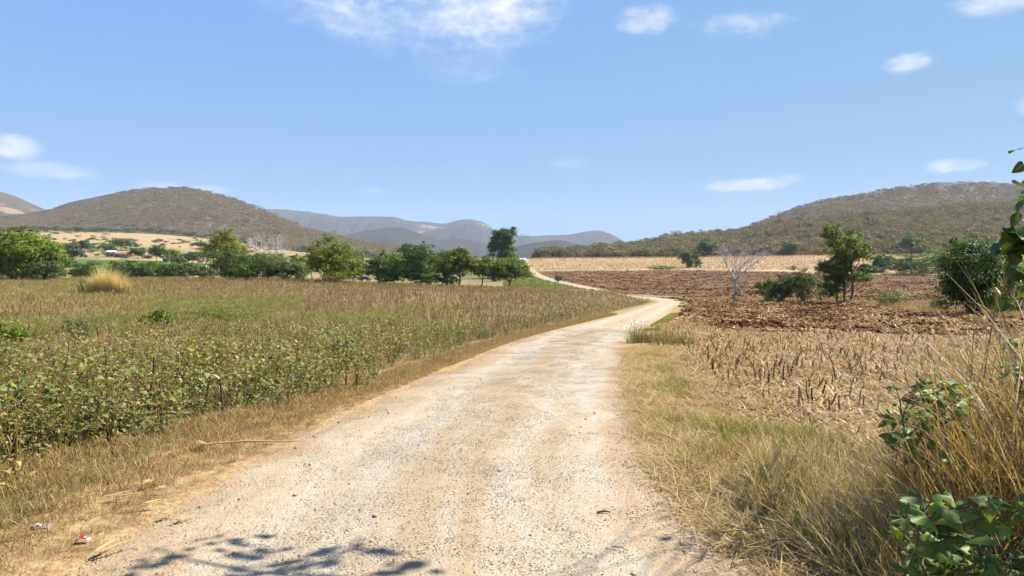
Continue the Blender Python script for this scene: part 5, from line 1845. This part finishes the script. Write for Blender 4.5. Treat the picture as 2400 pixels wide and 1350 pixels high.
# tall plumed reeds at the right edge
for i, (px0, d, px1, py1, lb) in enumerate([(2232, 5.4, 2345, 625, 'long dry reed arching right across the big dark bush'), (2268, 5.2, 2318, 672, 'dry reed with a broken pale leaf before the big dark bush'),
                                            (2264, 5.0, 2266, 690, 'thin upright dry reed before the big dark bush'), (2330, 4.8, 2398, 690, 'dry reed leaning out at the right edge'),
                                            (2180, 4.9, 2110, 1010, 'pale bent reed drooping over the dark lobed-leaf plant'), (2370, 4.4, 2392, 770, 'stout pale reed at the right edge above the leaves')]):
    b_ = np.array(P(px0, d))
    tip = np.array([(px1 - 1200) / F * d, d - .1, EYE - (py1 - HORIZON) / F * d])
    root = tag(empty('dry_reed', tuple(b_)), lb, 'reed')
    mb = MB()
    t_ = np.linspace(0, 1, 8)[:, None]
    path = (tip - b_) * t_ + np.array([0, 0, 1]) * (np.sin(t_ * math.pi) * .12)
    mb.tube(path, np.linspace(.006, .002, 8), 5)
    mb.build('stem', MATS['stalk_pale'], root, smooth=True)
    rr_ = random.Random(860 + i)
    for _ in range(3):
        lb_ = MB()
        j = rr_.randrange(3, 7)
        blade(lb_, path[j], rr_.uniform(0, TAU), rr_.uniform(.15, .4), rr_.uniform(.010, .022), rr_.uniform(.6, 1.4), rr_.uniform(.5, 1.8), 5, 0, 1.0)
        lb_.build('leaf', MATS['reed_dry'], root)
    if i in (0, 3):
        pl = MB()
        for _ in range(60):
            j = rr_.uniform(.72, 1.0)
            blade(pl, (tip - b_) * j + np.array([0, 0, .12 * math.sin(j * math.pi)]), rr_.uniform(0, TAU), rr_.uniform(.05, .16), .003, rr_.uniform(.2, 1.4), rr_.uniform(.2, 1.0), 3)
        pl.build('plume', MATS['grass_dry'], root)

# stones
sv = []
for i in range(4):
    nr_ = np.random.default_rng(880 + i)
    sv.append(mk('stone', ICO_V * (1 + (nr_.random((12, 1)) - .5) * .45) * np.array([1, .8, .6]), ICO_F, MATS['pebble' if i % 2 else 'pebble_dark'], link=False).data)
r = random.Random(881)
for i in range(46):
    yv = 3.6 + 9 * r.random() ** 1.6
    s_ = r.choice((-1, -1, 1)) * r.uniform(.3, 2.1)
    xv = float(road_xz(yv)[0]) + s_
    o = bpy.data.objects.new('stone', sv[i % 4])
    COL.objects.link(o)
    sz = r.uniform(.011, .024)
    o.location = (xv, yv, float(road_top(np.array([xv]), np.array([yv]))[0]) + sz * .35)
    o.scale = (sz, sz, sz)
    o.rotation_euler = (r.uniform(-.3, .3), r.uniform(-.3, .3), r.uniform(0, TAU))
    tag(o, 'loose grey stone larger than the gravel around it on the track', 'stone', 'larger stones on the track')


def at_px(px, py, up=0.0):
    d = 2794 / (py - 690)
    x_ = (px - 1200) / F * d
    return (x_, d, float(road_top(np.array([x_]), np.array([d]))[0]) + up)


# yellow cane on the left verge
a_, b_ = np.array(at_px(485, 1056, .07)), np.array(at_px(716, 1046, .05))
yc = tag(empty('yellow_cane', tuple(a_)), 'long yellow cane lying across the brown left verge', 'cane')
mb = MB()
mb.tube([(0, 0, 0), tuple((b_ - a_) * .4 + np.array([0, .02, .015])), tuple((b_ - a_) * .75), tuple(b_ - a_)], [.010, .009, .007, .004], 6)
mb.build('stem', MATS['yellow_cane'], yc, smooth=True)
for i in range(3):
    mb = MB()
    blade(mb, (-.02 + .03 * i, 0, 0), 2.6 + i * .7, .16, .035, 1.3, .5, 4)
    mb.build('leaf', MATS['husk'], yc)
for i, (px, py, ln, an, lb) in enumerate([(240, 1180, .28, .2, 'pale crumpled husk on the left verge below the cane'), (405, 1232, .16, .9, 'pale husk strip at the left gravel edge'), (372, 1222, .14, .8, 'thin husk scrap near the left gravel edge'),
                                          (330, 1200, .16, .3, 'yellow husk strip on the left gravel edge above the others'), (330, 1152, .12, 1.0, 'small white husk piece standing in the brown verge'), (362, 1162, .10, .1, 'flat yellow husk chip in the brown verge'),
                                          (550, 970, .22, .3, 'pale husk on the brown verge below the bean rows'), (210, 1315, .3, .9, 'thin yellow straw at the bottom left corner')]):
    p_ = at_px(px, py, .05 if px < 380 else .025)
    root = tag(empty('dry_husk', p_, an), lb, 'husk')
    for j in range(2):
        mb = MB()
        blade(mb, (j * .02, 0, j * .008), j * .5, ln * (1 - .3 * j), .035, 1.45, .15, 5, 0, .8)
        mb.build('leaf', MATS['straw_flake' if i % 2 else 'husk'], root)
# fallen reeds on the right verge
for i, (p0, p1, lb) in enumerate([((1805, 1268), (1990, 1312), 'pale dry reed lying bent on the shaded right verge'), ((1700, 1290), (1900, 1298), 'second pale reed lying flat on the right verge')]):
    a_, b_ = np.array(at_px(*p0, .12)), np.array(at_px(*p1, .05))
    root = tag(empty('fallen_reed', tuple(a_)), lb, 'reed')
    mb = MB()
    mb.tube([(0, 0, 0), tuple((b_ - a_) * .5 + np.array([0, 0, .06])), tuple(b_ - a_)], [.006, .005, .003], 5)
    mb.build('stem', MATS['stalk_pale'], root)
    mb = MB()
    blade(mb, (b_ - a_) * .4, 2.4, .3, .02, 1.3, .5, 5)
    mb.build('leaf', MATS['reed_dry'], root)
for i, (px, py, ln, an, lb) in enumerate([(1416, 1206, .10, .1, 'short dark twig on the right of the track'), (1455, 1292, .12, -.7, 'thin reddish twig at the lower right of the track')]):
    root = tag(empty('fallen_twig', at_px(px, py, .012), an), lb, 'twig')
    mb = MB()
    mb.tube([(-ln / 2, 0, 0), (0, .008, .006), (ln / 2, -.004, 0)], [.009, .008, .004] if i == 0 else [.003, .003, .002], 5)
    mb.build('stem', MATS['stalk_dark'], root)
    mb = MB()
    mb.tube([(0, .008, .006), (ln * .2, .03, .012)], [.005, .003] if i == 0 else [.002, .001], 4)
    mb.build('side_twig', MATS['stalk_dark'], root)


# crumpled wrapper and scrap
def crumpled(name, label, px, py, w_, h_, parts, seed, up):
    r = np.random.default_rng(seed)
    root = tag(empty(name, at_px(px, py, up), .2), label, 'litter')
    n_ = 9
    gx_, gy_ = np.meshgrid(np.linspace(-.5, .5, n_), np.linspace(-.5, .5, n_))
    zz = r.random((n_, n_)) * .022 + .02 * (1 - gx_ ** 2 * 4)
    V = np.stack([gx_ * w_ + r.normal(size=gx_.shape) * .003, gy_ * h_ * (1 - .8 * np.abs(gx_)), zz], -1).reshape(-1, 3)
    ii = np.arange(n_ - 1)[:, None] * n_ + np.arange(n_ - 1)[None, :]
    q = np.stack([ii, ii + 1, ii + n_ + 1, ii + n_], -1).reshape(-1, 4)
    cxx = V[q].mean(1)[:, 0] / w_
    lo = -.6
    for nm, mat, hi in parts:
        sel = (cxx > lo) & (cxx <= hi)
        mk(nm, V, q[sel], MATS[mat], parent=root)
        lo = hi
    return root


crumpled('wrapper', 'crumpled red and white wrapper on the left gravel edge', 188, 1276, .085, .06, [('white_side', 'paper_white', -.18), ('red_print', 'paper_red', .12), ('grey_print', 'paper_grey', .38), ('torn_edge', 'paper_white', .6)], 900, .015)
crumpled('paper_scrap', 'dull white plastic scrap half hidden in the left verge grass', 90, 1242, .11, .05, [('sheet', 'paper_dull', .1), ('dirty_fold', 'paper_grey', .6)], 901, .005)

# ------------------------------------------------------------------ far vehicles, huts, poles, bird
def car(label, px, d, L_, W_, H_, rz, paint, name='parked_car', van=False):
    x_, y_, z_ = P(px, d)
    root = tag(empty(name, (x_, y_, z_), rz), label, 'van' if van else 'car')
    prof = [(-.5, .28), (-.5, .62), (-.30, .66), (-.16, 1.0), (.16, 1.0), (.33, .64), (.49, .56), (.5, .28)] if not van else [(-.5, .2), (-.5, .95), (-.46, 1.0), (.28, 1.0), (.40, .60), (.5, .52), (.5, .2)]
    mb = MB()
    n_ = len(prof)
    pp = np.array(prof)
    for s_ in (-1, 1):
        pass
    ins = np.where(pp[:, 1] > .8, .82, 1.0)
    A_ = np.stack([pp[:, 0] * L_, -W_ / 2 * ins, pp[:, 1] * H_], 1)
    B_ = np.stack([pp[:, 0] * L_, W_ / 2 * ins, pp[:, 1] * H_], 1)
    mb.add(np.concatenate([A_, B_]), [[i, (i + 1) % n_, n_ + (i + 1) % n_, n_ + i] for i in range(n_)])
    mb.add(A_, np.arange(n_)[None, ::-1])
    mb.add(B_, np.arange(n_)[None, :])
    mb.build('body', MATS[paint], root)
    f0, f1 = (pp[-4], pp[-3]) if van else (pp[4], pp[5])
    g_ = MB()
    m0, m1 = f0 * .9 + f1 * .1, f0 * .12 + f1 * .88
    g_.add([(m0[0] * L_ + .02, -W_ * .38, m0[1] * H_), (m0[0] * L_ + .02, W_ * .38, m0[1] * H_), (m1[0] * L_ + .02, W_ * .44, m1[1] * H_), (m1[0] * L_ + .02, -W_ * .44, m1[1] * H_)], [[0, 1, 2, 3]])
    g_.build('windscreen', MATS['dark_glass'], root)
    for s_ in (-1, 1):
        g_ = MB()
        g_.box((-.02 * L_, s_ * W_ * .465, .8 * H_), (.34 * L_, .03, .2 * H_))
        g_.build('side_window', MATS['dark_glass'], root)
        for fx_ in (-.31, .31):
            g_ = MB()
            c_ = np.array([fx_ * L_, s_ * W_ * .44, .31])
            a = np.arange(14) / 14 * TAU
            g_.tube([c_ + (0, -.1, 0), c_ + (0, -.09, 0), c_ + (0, .09, 0), c_ + (0, .1, 0)], [.25, .31, .31, .25], 14)
            wh = g_.build('wheel', MATS['tyre'], root)
            g_ = MB()
            g_.tube([c_ + (0, -.105, 0), c_ + (0, .105, 0)], .17, 12)
            g_.build('rim', MATS['lamp_lens'], wh)
        g_ = MB()
        g_.box((.5 * L_, s_ * W_ * .36, .48 * H_), (.05, .28, .14))
        g_.build('headlight', MATS['lamp_lens'], root)
    return root


car('dark parked car half hidden at the field edge between bamboo and vine-covered tree', 855, 236, 4.1, 1.7, 1.35, -.25, 'car_paint')
car('white van facing the field at the village edge beside the dense bushes', 481, 338, 4.6, 2.1, 2.0, -1.5, 'white_wall', 'parked_van', True)


def hut(name, label, px, d, w_, dp, wall_h, roof_h, wall, roof, rz=0.0, over=.5, cat='hut'):
    x_, y_, z_ = P(px, d)
    root = tag(empty(name, (x_, y_, z_), rz), label, cat)
    mb = MB()
    mb.box((0, 0, wall_h / 2 - .3), (w_, dp, wall_h + .6))
    mb.build('wall', MATS[wall], root)
    W2, D2 = w_ / 2 + over, dp / 2 + over
    mb = MB()
    t = .15
    e = wall_h - .05
    V = []
    for up in (0, t):
        V += [(-W2, -D2, e + up), (W2, -D2, e + up), (W2, D2, e + up), (-W2, D2, e + up), (-W2 * .82, 0, e + roof_h + up), (W2 * .82, 0, e + roof_h + up)]
    mb.add(V, [[6, 7, 11, 10], [8, 9, 10, 11], [0, 4, 5, 1], [2, 5, 4, 3], [0, 1, 7, 6], [2, 3, 9, 8]])
    mb.add(V, [[7, 8, 11], [9, 6, 10], [1, 5, 2], [3, 4, 0]])
    mb.add(V, [[1, 2, 8, 7], [3, 0, 6, 9]])
    mb.build('roof', MATS[roof], root)
    mb = MB()
    mb.box((w_ * .18, -dp / 2 - .03, .9), (.9, .06, 1.8))
    dr_ = mb.build('door', MATS['dark_wood'], root)
    mb = MB()
    mb.box((w_ * .18 + .35, -dp / 2 - .09, .95), (.05, .06, .12))
    mb.build('handle', MATS['concrete'], dr_)
    mb = MB()
    mb.box((-w_ * .25, -dp / 2 - .03, 1.3), (.8, .06, .7))
    wn_ = mb.build('window', MATS['dark_wood'], root)
    mb = MB()
    mb.box((-w_ * .25, -dp / 2 - .08, .92), (1.0, .12, .06))
    mb.build('sill', MATS['concrete'], wn_)
    return root


hut('tin_roofed_hut', 'small hut with a bright white tin roof in the village', 262, 425, 4.6, 4.0, 2.4, 1.0, 'mud_wall', 'tin_roof', .15)
hut('thatched_shed', 'long thatched shed right of the white-roofed hut', 291, 418, 8.0, 5.0, 1.6, 1.9, 'mud_wall', 'thatch', -.1)
hut('thatched_hut', 'small thatched hut beside a pole in the middle of the village', 346, 410, 4.2, 3.5, 1.4, 1.3, 'mud_wall', 'thatch', .1)
hut('white_shed', 'tiny white-roofed shed under the dark village trees', 388, 372, 1.9, 2.4, 1.8, .4, 'white_wall', 'tin_roof', .1, .15)
hut('roadside_shed', 'pale-roofed shed at the crest where the track vanishes', 1221, 600, 8.5, 6.0, 3.6, 1.0, 'white_wall', 'tin_roof', .1, .5)
for i, (px, d, h, lb) in enumerate([(233, 395, 5.6, 'grey concrete pole left of the white-roofed hut'), (337, 400, 5.0, 'grey concrete pole beside the small thatched hut'), (397, 355, 5.4, 'grey concrete pole by the tiny white shed')]):
    x_, y_, z_ = P(px, d)
    root = tag(empty('concrete_pole', (x_, y_, z_)), lb, 'pole')
    mb = MB()
    mb.tube([(0, 0, -.5), (0, 0, h)], [.22, .15], 8)
    mb.build('shaft', MATS['concrete'], root)
    mb = MB()
    mb.box((0, 0, h - .5), (1.1, .1, .1))
    mb.build('crossarm', MATS['concrete'], root)

bx_, by_, bz_ = (46 - 1200) / F * 90, 90, EYE + (HORIZON - 323) / F * 90
bd = tag(empty('bird', (bx_, by_, bz_), .6), 'tiny dark bird flying before the small white cloud', 'bird')
mb = MB()
mb.tube([(0, -.13, -.01), (0, -.10, 0), (0, 0, .01), (0, .09, .01), (0, .14, .0), (0, .17, -.005)], [.01, .03, .045, .032, .022, .005], 8)
mb.build('body', MATS['bird'], bd, smooth=True)
for s_ in (-1, 1):
    mb = MB()
    mb.add([(0, .06, .01), (s_ * .13, .09, .06), (s_ * .30, .02, .03), (s_ * .14, -.03, .05), (0, -.05, .01)], [[0, 1, 3, 4]])
    mb.add([(s_ * .13, .09, .06), (s_ * .30, .02, .03), (s_ * .14, -.03, .05)], [[0, 1, 2]])
    mb.build('wing', MATS['bird'], bd)
mb = MB()
mb.add([(-.02, -.12, 0), (.02, -.12, 0), (.05, -.22, 0), (-.05, -.22, 0)], [[0, 1, 2, 3]])
mb.build('tail', MATS['bird'], bd)

# ------------------------------------------------------------------ haze
m, n, out = base_mat('haze_air')
pv = n.new('ShaderNodeVolumePrincipled')
pv.inputs['Color'].default_value = (.76, .85, .98, 1)
pv.inputs['Density'].default_value = 0.00008
pv.inputs['Anisotropy'].default_value = 0.0
n.l.new(pv.outputs[0], out.inputs['Volume'])
mb = MB()
mb.box((0, 2900, 290), (9600, 8200, 640))
hz = mb.build('haze', m)
tag(hz, 'thin blue haze over the far hills', kind='stuff')
